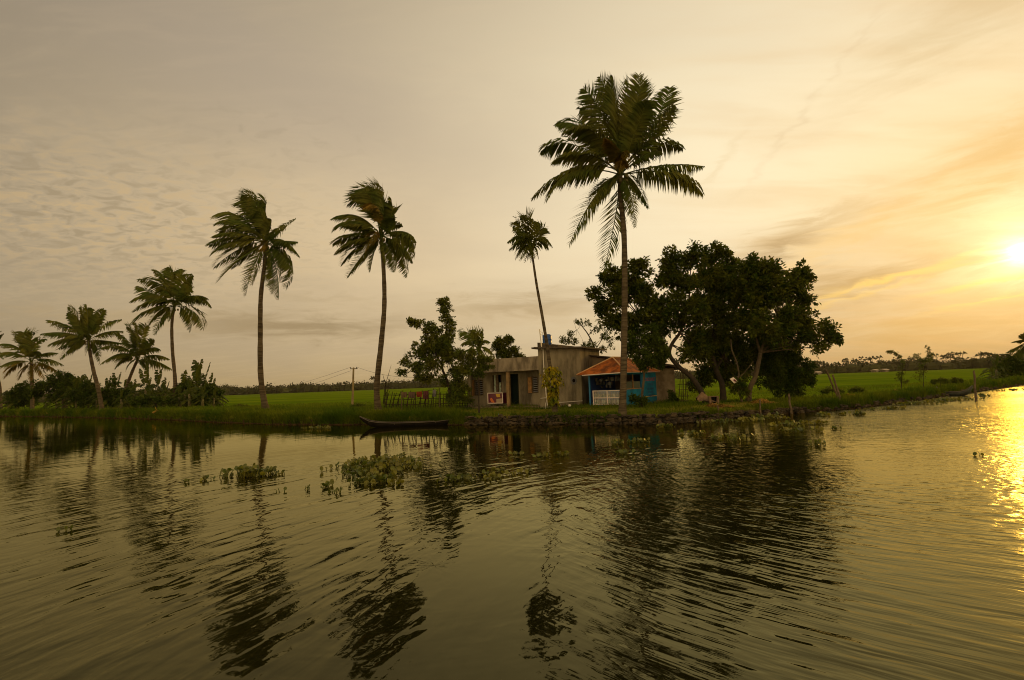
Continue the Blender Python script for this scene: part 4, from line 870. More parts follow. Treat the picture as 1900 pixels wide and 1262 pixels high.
# small palm behind the house
rowsP = [((1230, 340), (1130, 340), .4, .5), ((1200, 400), (1160, 460), .4, .8), ((1200, 480), (1120, 560), -.4, .8), ((1290, 330), (1255, 325), .4, .3), ((1330, 400), (1395, 430), .4, .7), ((1370, 460), (1440, 570), .4, .8), ((1340, 350), (1330, 340), -.4, .3), ((1260, 500), (1200, 570), -.4, .8), ((1330, 500), (1370, 580), -.4, .8), ((1270, 370), (1220, 350), .5, .3), ((1290, 500), (1290, 580), .6, .8), ((1300, 400), (1260, 440), -.9, .7)]
b0 = ground_at(889, 42)
pp = palm('small_palm', 'short feathery palm standing between the bushy tree and the round tree', b0, [(888, 690, 0), (889, 665, 0), (888, 650, 0)], 42, (.12, .08), FR(c3, rowsP), nl=20, lw=.09, wind=.3, seed=22, group='x', nuts=0, cm=m_leaf2, ll=.4)
del pp['group']
# saplings on the right bank
tree('sapling', 'bushy sapling with one long arching shoot on the right bank', 'sapling', 1672, 47, [([(1673, 700), (1675, 680), (1672, 665), (1662, 655), (1648, 652)], .04, .015)],
     [(1672, 694, 6, 7), (1673, 682, 5, 6), (1668, 704, 10, 5), (1680, 707, 8, 4), (1675, 670, 3, 4), (1669, 661, 2, 2), (1662, 657, 2, 1.5), (1655, 654, 2, 1.2), (1649, 653, 2, 1)], 42, lm=m_leaf2, s=.12, dens=.2, r0=.008)
tree('sapling', 'thin sapling with fine upright twigs beside the small moored boat', 'sapling', 1714, 46, [([(1713, 700), (1716, 680), (1720, 660), (1723, 645)], .03, .012), ([(1714, 690), (1708, 672), (1703, 660)], .02, .01)],
     [(1722, 648, 3, 6), (1725, 657, 4, 5), (1712, 668, 7, 5), (1702, 662, 5, 4), (1720, 668, 6, 5), (1710, 690, 9, 8), (1706, 700, 12, 7), (1728, 662, 3, 4), (1708, 678, 6, 5)], 43, lm=m_leaf2, s=.13, dens=.14, r0=.008)
for i, (x, y, Y, a, b2) in enumerate(((1745, 704, 47, 14, 6), (1775, 703, 50, 9, 5), (1545, 722, 44, 16, 7), (1520, 738, 39, 22, 7), (1590, 722, 44, 12, 5), (855, 733, 36.5, 18, 14), (665, 752, 46, 12, 5), (640, 756, 50, 12, 4), (447, 752, 62, 12, 4))):
    lab = ('round green bush on the right bank beside the thin sapling', 'small bush on the right bank behind the boat mooring post', 'low bush at the field edge left of the crossed poles', 'low weedy bush just right of the dark dense tree', 'small field edge bush right of the crossed poles',
           'leafy bush against the left end wall of the grey house', 'low bush just left of the curved palm trunk', 'low weedy bush beside the foot of the utility pole', 'small bush at the right tip of the banana thicket')[i]
    tree('bush', lab, 'bush', x, Y, [([(x, y+b2*.6), (x, y)], .02, .01)], [(x-a*.6, y+b2*.5, a*.5, b2*.6), (x+a*.55, y+b2*.55, a*.5, b2*.55), (x-a*.1, y+b2*.25, a*.55, b2*.8), (x+a*.95, y+b2*.8, a*.3, b2*.4), (x-a*1.0, y+b2*.8, a*.3, b2*.4)], 50+i, lm=m_leaf2, s=.15, dens=.42, r0=.01)
# dark scrub tree at left under the browning palm
tree('scrub_tree', 'dark spreading scrub tree under the palms near the left end', 'tree', 118, 80, [([(118, 745), (115, 725), (112, 712)], .25, .15), ([(115, 728), (98, 712)], .1, .06)],
     [(112, 706, 22, 12), (92, 715, 22, 12), (128, 712, 20, 13), (75, 722, 18, 11), (108, 728, 24, 12), (140, 725, 14, 14), (125, 698, 8, 6), (60, 730, 16, 10), (98, 738, 14, 8)], 61, lm=m_leafd, s=.42, r0=.05)
tree('scrub_tree', 'low dark scrub below the right end of the banana thicket', 'shrub', 290, 62, [([(290, 750), (290, 740)], .08, .06)], [(270, 742, 24, 10), (295, 745, 22, 9), (250, 745, 18, 8), (315, 747, 14, 7)], 62, lm=m_leafd, s=.32, r0=.03)

for i, (x, y, Y, w_, lab) in enumerate(((165, 738, 76, 34, 'dark shrub behind the leaning pale trunked palm'), (212, 742, 72, 30, 'dark shrub at the foot of the short leaning palm'), (350, 738, 67, 30, 'dark shrub just right of the slender palm trunk'), (388, 740, 66, 22, 'dark shrub under the right tip of the thicket'), (45, 742, 92, 30, 'dark shrub below the palm with browning fronds'), (1878, 690, 76, 26, 'dark shrub under the palm at the right end of the bank'))):
    tree('thicket_shrub', lab, 'shrub', x, Y, [([(x, y+8), (x, y)], .06, .04)], [(x-w_*.6, y-8, w_*.45, 15), (x, y-16, w_*.5, 18), (x+w_*.55, y-9, w_*.45, 16), (x-w_*.3, y-2, w_*.5, 14), (x+w_*.2, y+8, w_*.5, 8), (x-w_*.3, y+8, w_*.5, 8)], 81+i, lm=m_leafd if i != 2 else m_leaf, s=.34, dens=.8, r0=.03, group='shrubs among the banana plants')
# ------------------------------------------------------------------ banana plants
def banana(x, ytop, Y, seed, label, lean=0.0, big=1.0, group='banana plants on the bank', base=None):
    rr = random.Random(seed); b0 = ground_at(x, Y); top = at_depth(x+lean, ytop, Y); Ht = top.z-b0.z
    root = thing('banana_plant', b0, label, 'banana plant', group)
    sh0 = sh_ = b0+V(((top.x-b0.x)*.6, 0, Ht*.50)); mb = MB(); mb.tube([b0+V((0, 0, -.15)), b0.lerp(sh_, .5), sh_], [.17*big, .14*big, .09*big], 8); mb.build('stem', m_banstem, root, True)
    mb = MB(); n = 15
    for i in range(n):
        a = i*2.4+rr.uniform(-.4, .4); elv = R(80-i*8+rr.uniform(-8, 8)); L = Ht*(.55+.06*rr.random())*(.86 if i < 2 else 1 if i < 6 else .85)*big; sh_ = b0.lerp(sh0, 1-.035*i)
        d = V((math.cos(a)*math.cos(elv), math.sin(a)*math.cos(elv), math.sin(elv)))
        P1 = sh_+d*L*.6; P2 = sh_+V((d.x, d.y, d.z*.35))*L*1.05+V((-.15*L, 0, -L*(.0 if i < 2 else .38)))
        if i < 2: P2 = sh_+d*L
        pts = bez(sh_, P1, P2, 12); mb.tube(pts, [.03*(1-k/13) for k in range(12)], 4, False)
        side = d.cross(V((0, 0, 1))); side.normalize(); W = L*.13
        for k in range(2, 11):
            t0, t1 = k/11, (k+1)/11; w0 = W*math.sin(math.pi*min(1, max(.12, (t0-.12)/.9)))**.6; 
            for sg_ in (-1, 1):
                dr = rr.uniform(.05, .85); g0 = pts[k]; g1 = pts[min(k+1, 11)]; tg = g1-g0
                o_ = side*sg_*math.cos(dr)+V((-.1, 0, -math.sin(dr))); sk = tg*.25
                mb.quad(g0+tg*.04, g1-tg*.02, g1-tg*.02+o_*w0*rr.uniform(.6, 1.1)+sk, g0+tg*.06+o_*w0+sk*.6)
    mb.build('leaves', m_ban, root)
BAN = [(30, 712, 92, 0, 1), (85, 735, 84, 0, .8), (142, 700, 77, -3, 1), (163, 692, 78, 0, 1), (200, 700, 72, 3, 1.05), (214, 690, 76, 2, 1), (180, 712, 73, -2, .8), (240, 708, 74, 0, 1), (268, 684, 72, 4, 1.15), (292, 686, 75, 2, 1.05), (285, 712, 66, 0, 1), (306, 705, 72, 2, .9), (262, 725, 64, -4, 1), (345, 690, 66, -4, 1.1), (362, 674, 68, 0, 1.2), (374, 673, 70, 3, 1.1), (352, 705, 62, -2, 1.1), (388, 700, 66, 6, 1), (400, 706, 68, 4, .75), (335, 715, 63, -4, 1), (375, 712, 62, 2, 1), (225, 722, 66, 0, 1), (412, 735, 64, 3, .6)]
BAN2 = [(150, 690, 79, -2, .9), (172, 704, 80, 2, .9), (232, 700, 80, 2, .9), (276, 700, 78, -3, 1), (300, 698, 77, 3, .9), (252, 702, 78, -3, .9), (368, 686, 71, -3, 1), (382, 690, 70, 5, 1), (357, 694, 70, -5, 1), (395, 716, 64, 5, .8), (125, 704, 82, -2, .9), (105, 716, 84, -2, .9), (15, 722, 94, 2, .9)]
desc = ['ragged banana plant beside the palm cut by the far left end', 'low banana plant under the scrub tree near the left end', 'banana plant left of the leaning pale trunked palm', 'tall banana plant directly behind the leaning pale trunked palm', 'banana plant just right of the leaning pale trunked palm', 'banana plant with stiff upright leaves left of the short leaning palm', 'low banana plant at the foot of the leaning pale trunked palm', 'banana plant behind the trunk of the short leaning palm',
        'tallest banana plant right of the short leaning palm', 'banana plant with broad upright leaves between the short palm and slender palm', 'low banana plant in front of the tallest one left of the slender palm', 'small banana plant touching the slender palm trunk on its left', 'drooping banana plant low at the front of the thicket left of the slender palm', 'banana plant touching the slender palm trunk on its right', 'banana plant with the highest twin leaves right of the slender palm', 'banana plant right behind the twin leaved one', 'wide banana plant low in front of the twin leaved one', 'banana plant near the right tip of the thicket', 'small pale banana plant at the right tip of the thicket', 'low banana plant at the foot of the slender palm', 'low spreading banana plant below the right tip of the thicket', 'low banana plant in front of the short leaning palm', 'tiny arching banana sucker standing apart on the field edge']
for i, (x, yt, Y, ln, bg_) in enumerate(BAN): banana(x, yt, Y, 100+i, desc[i], ln, bg_)
d2 = ['banana plant rearmost of the cluster behind the leaning pale trunked palm', 'half hidden banana plant behind the leaning palm trunk at its right', 'half hidden banana plant behind the trunk base of the short palm', 'banana plant behind the tallest banana right of the short palm', 'banana plant just behind the small one left of the slender palm', 'banana plant in the gap right of the short palm trunk',
      'banana plant behind the highest twin leaves', 'banana plant right behind the thicket tip with stiff leaves', 'banana plant between the slender palm and the highest twin leaves', 'low front banana plant at the right tip of the thicket', 'banana plant rising behind the dark scrub tree', 'low banana plant left behind the dark scrub tree', 'low banana plant right of the palm cut by the far left end']
for i, (x, yt, Y, ln, bg_) in enumerate(BAN2): banana(x, yt, Y, 160+i, d2[i], ln, bg_)
for i, (x, yt, Y, ln, lab) in enumerate(((1850, 663, 74, -4, 'banana plant with one leaf pointing up left on the right bank'), (1868, 664, 76, 2, 'broad banana plant next to the dark palm on the right bank'), (1888, 655, 78, 2, 'banana plant directly under the dark palm on the right bank'), (1845, 684, 68, -5, 'low sprawling banana plant at the left end of the right bank clump'))):
    banana(x, yt, Y, 140+i, lab, ln, 1.25)
# ------------------------------------------------------------------ grasses (stuff)
rr = random.Random(9); mb = MB(); dry = MB()
def blade(mb, p, hgt, w, lean):
    a = rr.uniform(0, math.pi); s_ = V((math.cos(a)*w, math.sin(a)*w, 0)); mid = p+V((lean.x*.35, lean.y*.35, hgt*.6)); e_ = p+lean+V((0, 0, hgt))
    mb.add((p-s_, p+s_, mid+s_*.7, mid-s_*.7, e_), ((0, 1, 2, 3), (3, 2, 4)))
cnt = 0
for _ in range(170000):
    a = rr.uniform(R(-53), R(53)); t = rr.random()**2.2*15+.02; rb = rbank(a); fd = lerp_tab(FIELD, a)
    if t > fd: continue
    if rb > 60 and t > 11: continue
    r = rb+t; X, Y = r*math.sin(a), r*math.cos(a)
    px = project((X, Y, 1))[0]; wall_ = 868 < px < 1490
    nz = noise.noise(V((X*.35, Y*.35, 4)))+.4*noise.noise(V((X*1.5, Y*1.5, 5)))
    path = 1.2 < t < 3.2 and 860 < px < 1480
    if nz < -.10 and rr.random() < (.75 if wall_ else .35): continue
    if path and rr.random() < .6: continue
    wall = 868 < px < 1490
    if wall and t < .30 and nz < .12: continue
    k = rb/35
    hgt = rr.uniform(.10, .26)*(1+.9*max(0, nz))*(.55 if path else 1)*(1.5 if (t < 1.5 and not wall) else 1)*k**.35
    if rr.random() < .04: hgt *= 1.9
    z = gh(X, Y)
    if z < .05: continue
    lean = V((rr.gauss(-.04, .08), rr.gauss(-.03, .07), 0))*(hgt/.2)
    if t < .6 and (not wall or t < .4): lean += V((-X, -Y, 0)).normalized()*.18
    blade(mb, V((X, Y, z-.03)), hgt, .016*k**.8, lean)
tag(mb.build('bank_grass', m_grass), 'short tufted green grass covering the canal bank', 'grass', kind='stuff')
mb = MB()
for _ in range(42000):
    a = rr.uniform(R(-48), R(50)); rb = rbank(a)
    if rb > 75: continue
    t = lerp_tab(FIELD, a)-1.5+rr.random()**1.5*34; r = rb+t; X, Y = r*math.sin(a), r*math.cos(a)
    k = r/45; blade(mb, V((X, Y, min(gh(X, Y), .27) if t < 30 else .25)), rr.uniform(.18, .34), .03*k, V((rr.gauss(-.05, .06), rr.gauss(0, .06), 0)))
tag(mb.build('paddy_crop', m_paddyb), 'bright green young paddy leaves at the near edge of the field', 'paddy', kind='stuff')

# ------------------------------------------------------------------ stone retaining wall under the house
rr = random.Random(5); mb = MB(); k_ = 0
a = azpx(866)
while a < azpx(1500):
    rb = rbank(a); f = (a-azpx(866))/(azpx(1500)-azpx(866)); n = 3 if f < .75 else 2
    for c_ in range(n):
        r = rb-.04+.09*c_+rr.uniform(-.09, .09); sx = rr.uniform(.08, .26); sz = rr.uniform(.06, .15)
        aa = a+rr.uniform(-.002, .002); mb.rock((r*math.sin(aa), r*math.cos(aa), .07+c_*.185+rr.uniform(-.03, .03)), sx, .15, sz, k_, .38); k_ += 1
    a += rr.uniform(.22, .34)/rb
tag(mb.build('stone_retaining_wall', m_stone), 'rough dark stone wall holding the bank below the house and grove', 'retaining wall')
mb = MB()
for i in range(120):
    a = azpx(rr.uniform(1440, 1900)); rb = rbank(a)+rr.uniform(-.25, .3); s_ = rr.uniform(.05, .16)*rb/36; mb.rock((rb*math.sin(a), rb*math.cos(a), rr.uniform(.0, .28)), s_*1.3, s_, s_*.75, 900+i, .25)
tag(mb.build('bank_rubble', m_stone), 'broken stones tumbled along the right bank edge', 'rubble', kind='stuff')

# straw heaps
def straw(x, Y, wx, hz, lab, seed):
    rr = random.Random(seed); b0 = ground_at(x, Y); mb = MB()
    mb.rock((b0.x, b0.y, b0.z+.02), wx*.42, wx*.3, hz*.8, seed, .2)
    for _ in range(700):
        q = rr.gauss(0, .38)*wx; w = rr.gauss(0, .2)*wx; z = hz*math.exp(-(q/wx*2.2)**2-(w/wx*3)**2)*rr.uniform(.5, 1.1)
        a = rr.uniform(0, 6.28); l = rr.uniform(.08, .22); p = V((b0.x+q, b0.y+w, b0.z+z)); d = V((math.cos(a)*l, math.sin(a)*l, rr.gauss(-.02, .05)))
        n_ = V((-d.y, d.x, 0)).normalized()*.012+V((0, 0, .008)); mb.quad(p-n_, p+n_, p+d+n_, p+d-n_)
    tag(mb.build('straw_heap', m_dryg), lab, 'straw heap', 'straw heaps on the bank')
straw(1411, 33.0, .95, .28, 'largest golden straw heap in front of the pale forked trunk', 1)
straw(1322, 31.4, .7, .16, 'flat straw heap on the bank edge below the dark curved trunk', 2)
straw(1342, 31.3, .6, .10, 'thin straw spilling over the stones right of the flat heap', 3)
straw(1486, 35.5, .6, .10, 'small straw patch behind the tall bank stake', 4)
straw(1577, 37.6, .6, .16, 'small golden straw heap right of the crossed poles', 5)
straw(1660, 43.5, .5, .10, 'tiny straw patch on the edge below the bushy sapling', 6)

# ------------------------------------------------------------------ stakes and poles
def stake(p0, p1, r0, r1, name, lab, cat, group=None, m_=m_wood, seed=0):
    rr = random.Random(seed); n = 7; pts = [p0.lerp(p1, i/(n-1))+V((rr.uniform(-1, 1), rr.uniform(-1, 1), 0))*r0*.35*(0 < i < n-1) for i in range(n)]
    mb = MB(); mb.tube(pts, [(r0+(r1-r0)*i/(n-1))*(1+.14*(i % 2)) for i in range(n)], 7)
    e_ = pts[-1]; mb.tube([pts[-2].lerp(e_, .6), e_+V((r1*.7, 0, r1*1.2))], [r1*1.05, r1*.5], 6)
    return tag(mb.build(name, m_), lab, cat, group)
G = 'wooden stakes along the bank edge'
for x0, y0, x1, y1, r_, lab in ((1288, 779, 1283, 757, .045, 'short orange brown stake leaning left below the end of the house'), (1337, 778, 1331, 753, .04, 'short stake beside the flat straw heap'), (1368, 768, 1364, 752, .035, 'thinnest short stake between the two straw heaps'), (1412, 772, 1410, 742, .04, 'grey stake in front of the largest straw heap'), (1470, 768, 1463, 732, .055, 'tallest thick bank stake right of the dark dense tree')):
    Y_ = at_z(x0, y0, 0).y if y0 > 762 else 33; stake(at_depth(x0, y0+4, Y_-.05), at_depth(x1, y1, Y_+.1), r_*1.15, r_, 'stake', lab, 'stake', G, seed=int(x0))
Y_ = 34.6
stake(at_depth(1564, 757, Y_), at_depth(1532, 686, Y_-.3), .075, .045, 'bamboo_pole', 'longer bamboo pole leaning far left out of the water', 'pole', 'crossed bamboo poles in the water', seed=1)
stake(at_depth(1565, 760, Y_-.2), at_depth(1545, 696, Y_+.5), .075, .05, 'bamboo_pole', 'shorter bamboo pole crossing the longer leaning one', 'pole', 'crossed bamboo poles in the water', seed=2)
pm = at_z(1812, 744, 0)
stake(at_depth(1812, 750, pm.y), at_depth(1806.5, 689, pm.y), .07, .06, 'mooring_post', 'dark upright mooring post in the water at the bow of the small boat', 'post', seed=5)

# utility pole and wires
b0 = ground_at(653.5, 50); top = at_depth(656, 682, 50)
up_ = thing('utility_pole', b0, 'short grey concrete utility pole standing at the edge of the field', 'utility pole')
mb = MB(); mb.tube([b0+V((0, 0, -.3)), top], [.12, .085], 6); mb.build('pole', mat('pole_concrete', (0.23, 0.17, 0.075), .9, (.15, .11, .05), 3), up_)
mb = MB(); mb.tube([top+V((-.32, 0, -.12)), top+V((.36, .1, -.12))], .035, 4); mb.build('crossarm', m_wood, up_)
for s_ in (-.28, .30):
    mb = MB(); q = top+V((s_, .03, -.09)); mb.tube([q, q+V((0, 0, .08)), q+V((0, 0, .13))], [.035, .05, .02], 8); mb.build('insulator', m_wire, up_)
def wire(a, b2, sag, lab):
    pts = [a.lerp(b2, i/16)-V((0, 0, sag*4*(i/16)*(1-i/16))) for i in range(17)]; mb = MB(); mb.tube(pts, .012, 4); return tag(mb.build('power_wire', m_wire), lab, 'wire', 'wires on the utility pole')
e1, e2 = at_depth(440, 716, 210), at_depth(430, 723, 210)
wire(top+V((-.28, .03, .04)), e1, 2.2, 'upper thin wire running left from the utility pole over the field'); wire(top+V((-.28, .03, -.3)), e2, 2.6, 'lower thin wire running left from the utility pole over the field')
hw = V(fW(Lw-.2, .5, 3.6)); w_ = wire(top+V((.3, .03, .04)), hw, .75, 'wire running right from the utility pole towards the house')
# ------------------------------------------------------------------ bamboo fence with washing
fA, fB = ground_at(712, 41.5), ground_at(868, 38.0)
fn = thing('bamboo_fence', fA, 'rickety dark bamboo fence between the curved palm and the grey house', 'fence')
rr = random.Random(8)
for z in (.35, .75, 1.1):
    mb = MB(); pts = [fA.lerp(fB, i/12)+V((0, 0, z+rr.uniform(-.05, .05))) for i in range(13)]; mb.tube(pts, .028, 5); mb.build('rail', m_bamboo, fn)
for i in range(34):
    p = fA.lerp(fB, i/33); p.z = gh(p.x, p.y); t_ = p+V((rr.uniform(.05, .5)*(1 if i < 22 else .1), rr.uniform(-.1, .1), rr.uniform(1.0, 1.55)))
    mb = MB(); mb.tube([p+V((0, 0, -.1)), p.lerp(t_, .5)+V((rr.uniform(-.03, .03), 0, 0)), t_], [.036, .032, .022], 5); mb.build('picket', m_bamboo, fn)
for i, (x0, y0, x1, y1, r_) in enumerate(((716, 716, 710, 694, .03), (714, 718, 726, 677, .025), (718, 725, 724, 700, .02), (716, 730, 732, 702, .015))):
    mb = MB(); mb.tube([at_depth(x0-3, 750, 39), at_depth(x0, y0, 39), at_depth((x0+x1)/2, (y0+y1)/2, 39), at_depth(x1, y1, 39)], [r_*1.2, r_, r_*.8, r_*.3], 5); tag(mb.build('dead_branch', m_bamboo), ('stubby dead branch nearest the curved palm', 'tallest bare forked branch right of the curved palm', 'thin bare twig beside the tallest forked branch', 'thinnest curving bare twig leaning right over the fence')[i], 'dead branch', 'bare branches stuck in the ground')
l0, l1 = at_depth(745, 728, 37.6), at_depth(815, 722, 37.6)
cl = thing('clothesline', (l0.x, l0.y, gh(l0.x, l0.y)), 'low clothesline strung in front of the bamboo fence', 'clothesline')
mb = MB(); mb.tube([l0.lerp(l1, i/8)-V((0, 0, .25*(i/8)*(1-i/8))) for i in range(9)], .01, 4); mb.build('line', m_wire, cl)
for q in (l0, l1):
    mb = MB(); mb.tube([V((q.x, q.y, gh(q.x, q.y)-.1)), q+V((0, 0, .08))], .03, 6); mb.build('post', m_wood, cl)
def cloth(x0, x1, y1, m_, lab, seed):
    rr = random.Random(seed); mb = MB(); n = 10
    P = []
    for i in range(n+1):
        t = i/n; x = x0+(x1-x0)*t; f = (x-745)/70; top_ = l0.lerp(l1, f)-V((0, 0, .25*f*(1-f)))
        dn = at_depth(x, y1+rr.uniform(-.8, .8), 37.6); off = .05*math.sin(i*1.9+seed); P.append((top_+V((0, -.015, .01)), V((dn.x, dn.y+off, (top_.z+dn.z)/2)), V((dn.x, dn.y+off*1.6, dn.z)), top_+V((0, .03, -.25))))
    for i in range(n):
        for k in (0, 1): mb.quad(P[i][k], P[i+1][k], P[i+1][k+1], P[i][k+1])
        mb.quad(P[i][0], P[i][3], P[i+1][3], P[i+1][0])
    tag(mb.build('hanging_cloth', m_, None, True), lab, 'cloth', 'washing on the low line')
cloth(772.5, 783, 737, m_red_cloth, 'bright orange red cloth on the low clothesline', 1)
cloth(758, 770, 739, m_brown_cloth, 'brown cloth hanging left of the red one on the clothesline', 2)
cloth(746, 755, 738, m_tarp, 'pale tan cloth at the left end of the clothesline', 3)
cloth(785, 795, 741, mat('maroon_cloth', (.10, .03, .03), .9), 'dark maroon cloth hanging right of the red one', 4)
cloth(803, 809, 736, mat('grey_cloth', (.22, .20, .20), .9), 'narrow grey cloth near the right end of the clothesline', 5)

# bamboo trellis beside the end room
b0 = ground_at(1267, 34.4); tr = thing('bamboo_trellis', b0, 'tall narrow bamboo trellis standing between the end room and the grove', 'trellis')
k = 34.4/F_PX
for xb, xt, yt in ((1259, 1263, 693), (1265, 1266, 690), (1268, 1268, 694), (1273, 1271, 697), (1277, 1273, 704)):
    mb = MB(); mb.tube([at_depth(xb, 750, 34.4), at_depth((xb+xt)/2, (750+yt)/2, 34.4), at_depth(xt, yt, 34.4)], .022, 5); mb.build('upright', m_bamboo, tr)
for y in (713, 723.5, 735, 744):
    mb = MB(); mb.tube([at_depth(1257.5, y, 34.36), at_depth(1279, y-.2, 34.36)], .024, 5); mb.build('crossbar', m_bamboo, tr)
# vines and clutter at the corner of the end room
tree('dry_shrub', 'dark tangled shrub against the corner of the end room', 'shrub', 1250, 34.9, [([(1250, 745), (1249, 735)], .03, .02)], [(1249, 742, 7, 8), (1254, 746, 6, 5), (1246, 733, 4, 7), (1244, 747, 6, 4)], 71, lm=m_leafd, s=.14, r0=.012)
# covered heap and basket by the curved trunk
b0 = ground_at(1306, 33.2); mb = MB(); G_ = []
for i in range(13):
    row = []
    for j in range(9):
        u, w = i/12, j/8; q = math.hypot((u-.30)*1.5, (w-.5)*1.3)
        z = max(.03, .78*max(0, 1-q)**1.3+.16*math.exp(-((u-.8)*5)**2)*(1-abs(w-.5)))+.035*math.sin(i*2.3+j*1.7)*max(0, 1-q)
        row.append(V((b0.x-.45+1.25*u+.05*math.sin(j*2.2), b0.y-.35+.7*w, b0.z+z)))
    G_.append(row)
for i in range(12):
    for j in range(8): mb.quad(G_[i][j], G_[i+1][j], G_[i+1][j+1], G_[i][j+1])
tag(mb.build('covered_heap', m_tarp, None, True), 'tan sheet thrown over a heap at the foot of the dark curved trunk', 'covered heap')
b0 = ground_at(1326, 32.8); bk = thing('crate', b0, 'tan wooden box with an open dark front beside the covered heap', 'crate')
mb = MB()
X0, Y0, Z0 = b0; w_, d_, h_ = .62, .45, .48
for bb in ((0, w_, 0, d_, 0, .04), (0, w_, 0, d_, h_-.04, h_), (0, .12, 0, d_, .04, h_-.04), (w_-.12, w_, 0, d_, .04, h_-.04), (.12, w_-.12, d_-.03, d_, .04, h_-.04)): mb.box(X0-w_/2+bb[0], X0-w_/2+bb[1], Y0+bb[2], Y0+bb[3], Z0+bb[4], Z0+bb[5])
mb.build('box_boards', m_tarp, bk)
mb = MB(); mb.box(X0-w_/2+.12, X0+w_/2-.12, Y0+.2, Y0+.22, Z0+.04, Z0+h_-.04); mb.build('shade_panel', m_darkroom, bk)  # near-black sheet painted for the shade inside the box
# white board hung in the slender tree
sp = [at_depth(x, y, 33.5) for x, y in ((1354, 703), (1361, 700), (1369.5, 708), (1362.5, 711.5))]
sb_ = thing('tilted_board', sp[3], 'white printed board hanging tilted in the slender crooked tree', 'sign board')
mb = MB(); nn_ = (sp[1]-sp[0]).cross(sp[3]-sp[0]).normalized()*.02; mb.add([tuple(p) for p in sp]+[tuple(p+nn_) for p in sp], ((0, 1, 2, 3), (7, 6, 5, 4), (0, 4, 5, 1), (1, 5, 6, 2), (2, 6, 7, 3), (3, 7, 4, 0))); mb.build('board', m_whitef, sb_)
cc = sum(sp, V())/4; q = [cc+(p-cc)*.45+(sp[2]-sp[0])*.1 for p in sp]; nf = nn_ if nn_.y < 0 else V((0, 0, 0))
dd_ = V((0, -.03, 0)); mb = MB(); mb.add([tuple(p+dd_) for p in q]+[tuple(p+dd_*.3) for p in q], ((0, 1, 2, 3), (7, 6, 5, 4), (0, 4, 5, 1), (1, 5, 6, 2), (2, 6, 7, 3), (3, 7, 4, 0))); mb.build('print', m_maroon, sb_)

# ------------------------------------------------------------------ boats
def boat(name, lab, A, B, stations, beam, dep, mt_, name_rim='gunwale', thw=2, group=None):
    """A, B: ends on the water; stations: (t, height of the rim, width factor, keel height)"""
    ax = (B-A); L = ax.length; ax.normalize(); sd = V((-ax.y, ax.x, 0))
    root = thing(name, (A+B)/2, lab, 'boat', group); mb = MB(); n = 9; rows = []
    for t, hz_, wf, kz in stations:
        c_ = A+ax*L*t; row = []
        for k in range(n):
            q = -1+2*k/(n-1); e_ = 1-abs(q)**2.4
            row.append(c_+sd*(beam/2*wf*q)+V((0, 0, hz_*(1-e_)+kz*e_)))
        for k in range(n-2, 0, -1):                   # inner skin
            q = -1+2*k/(n-1); e_ = 1-abs(q)**2.4
            row.append(c_+sd*(beam/2*wf*q*.9)+V((0, 0, hz_*(1-e_)+(kz+.035)*e_)))
        rows.append(row)
    o = 0; m_ = len(rows[0])
    for r in rows: mb.v += [tuple(p) for p in r]
    for i in range(len(rows)-1):
        for k in range(m_): mb.f.append((i*m_+k, i*m_+(k+1) % m_, (i+1)*m_+(k+1) % m_, (i+1)*m_+k))
    mb.f.append(tuple(range(m_))); mb.f.append(tuple((len(rows)-1)*m_+k for k in range(m_)))
    mb.build('hull', mt_, root, True)
    for s_ in (0, n-1):
        mb = MB(); mb.tube([r[s_]+V((0, 0, .012)) for r in rows], .022, 5); mb.build(name_rim, m_hullrim, root)
    for i in range(thw):
        j = int(len(rows)*(i+1.2)/(thw+1.4)); r = rows[j]; mb = MB(); a, b2 = r[0], r[n-1]; z = V((0, 0, -.05)); mb.tube([a+z, (a+b2)/2+z, b2+z], [.03, .035, .03], 4); mb.build('thwart', m_hullrim, root)
    return root, rows
A, B = at_z(684, 789.5, 0), at_z(872, 790.5, 0); A.y += .1; B.y += .05
A = V((A.x, 33.1, 0)); B = V((B.x, 33.3, 0))
_, rws = boat('canoe', 'long low dark wooden canoe with a raised prow moored along the bank', A, B, [(0, .72, .05, .60), (.03, .62, .30, .38), (.09, .42, .62, .08), (.18, .30, .85, -.06), (.32, .24, 1, -.1), (.5, .22, 1, -.1), (.68, .24, .95, -.1), (.82, .32, .8, -.06), (.92, .46, .5, .10), (.98, .60, .22, .38), (1, .66, .05, .52)], .85, .4, m_hull, thw=4)
rb1, rb2 = at_z(1735, 737, 0), at_z(1808, 734, 0); rb1.y += .5
boat('rowing_boat', 'small open wooden boat tied to the dark mooring post on the right', V((at_depth(1738, 730, 45.5).x, 45.5, 0)), V((at_depth(1806, 730, 43.6).x, 43.6, 0)), [(0, .82, .04, .70), (.06, .66, .3, .34), (.16, .46, .65, .05), (.3, .36, .92, -.05), (.5, .32, 1, -.08), (.68, .36, .95, -.06), (.82, .48, .78, .05), (.93, .70, .5, .32), (1, .86, .28, .66)], 1.15, .4, mat('grey_green_hull', (.055, .06, .045), .6, (.03, .03, .022), 3), thw=2)
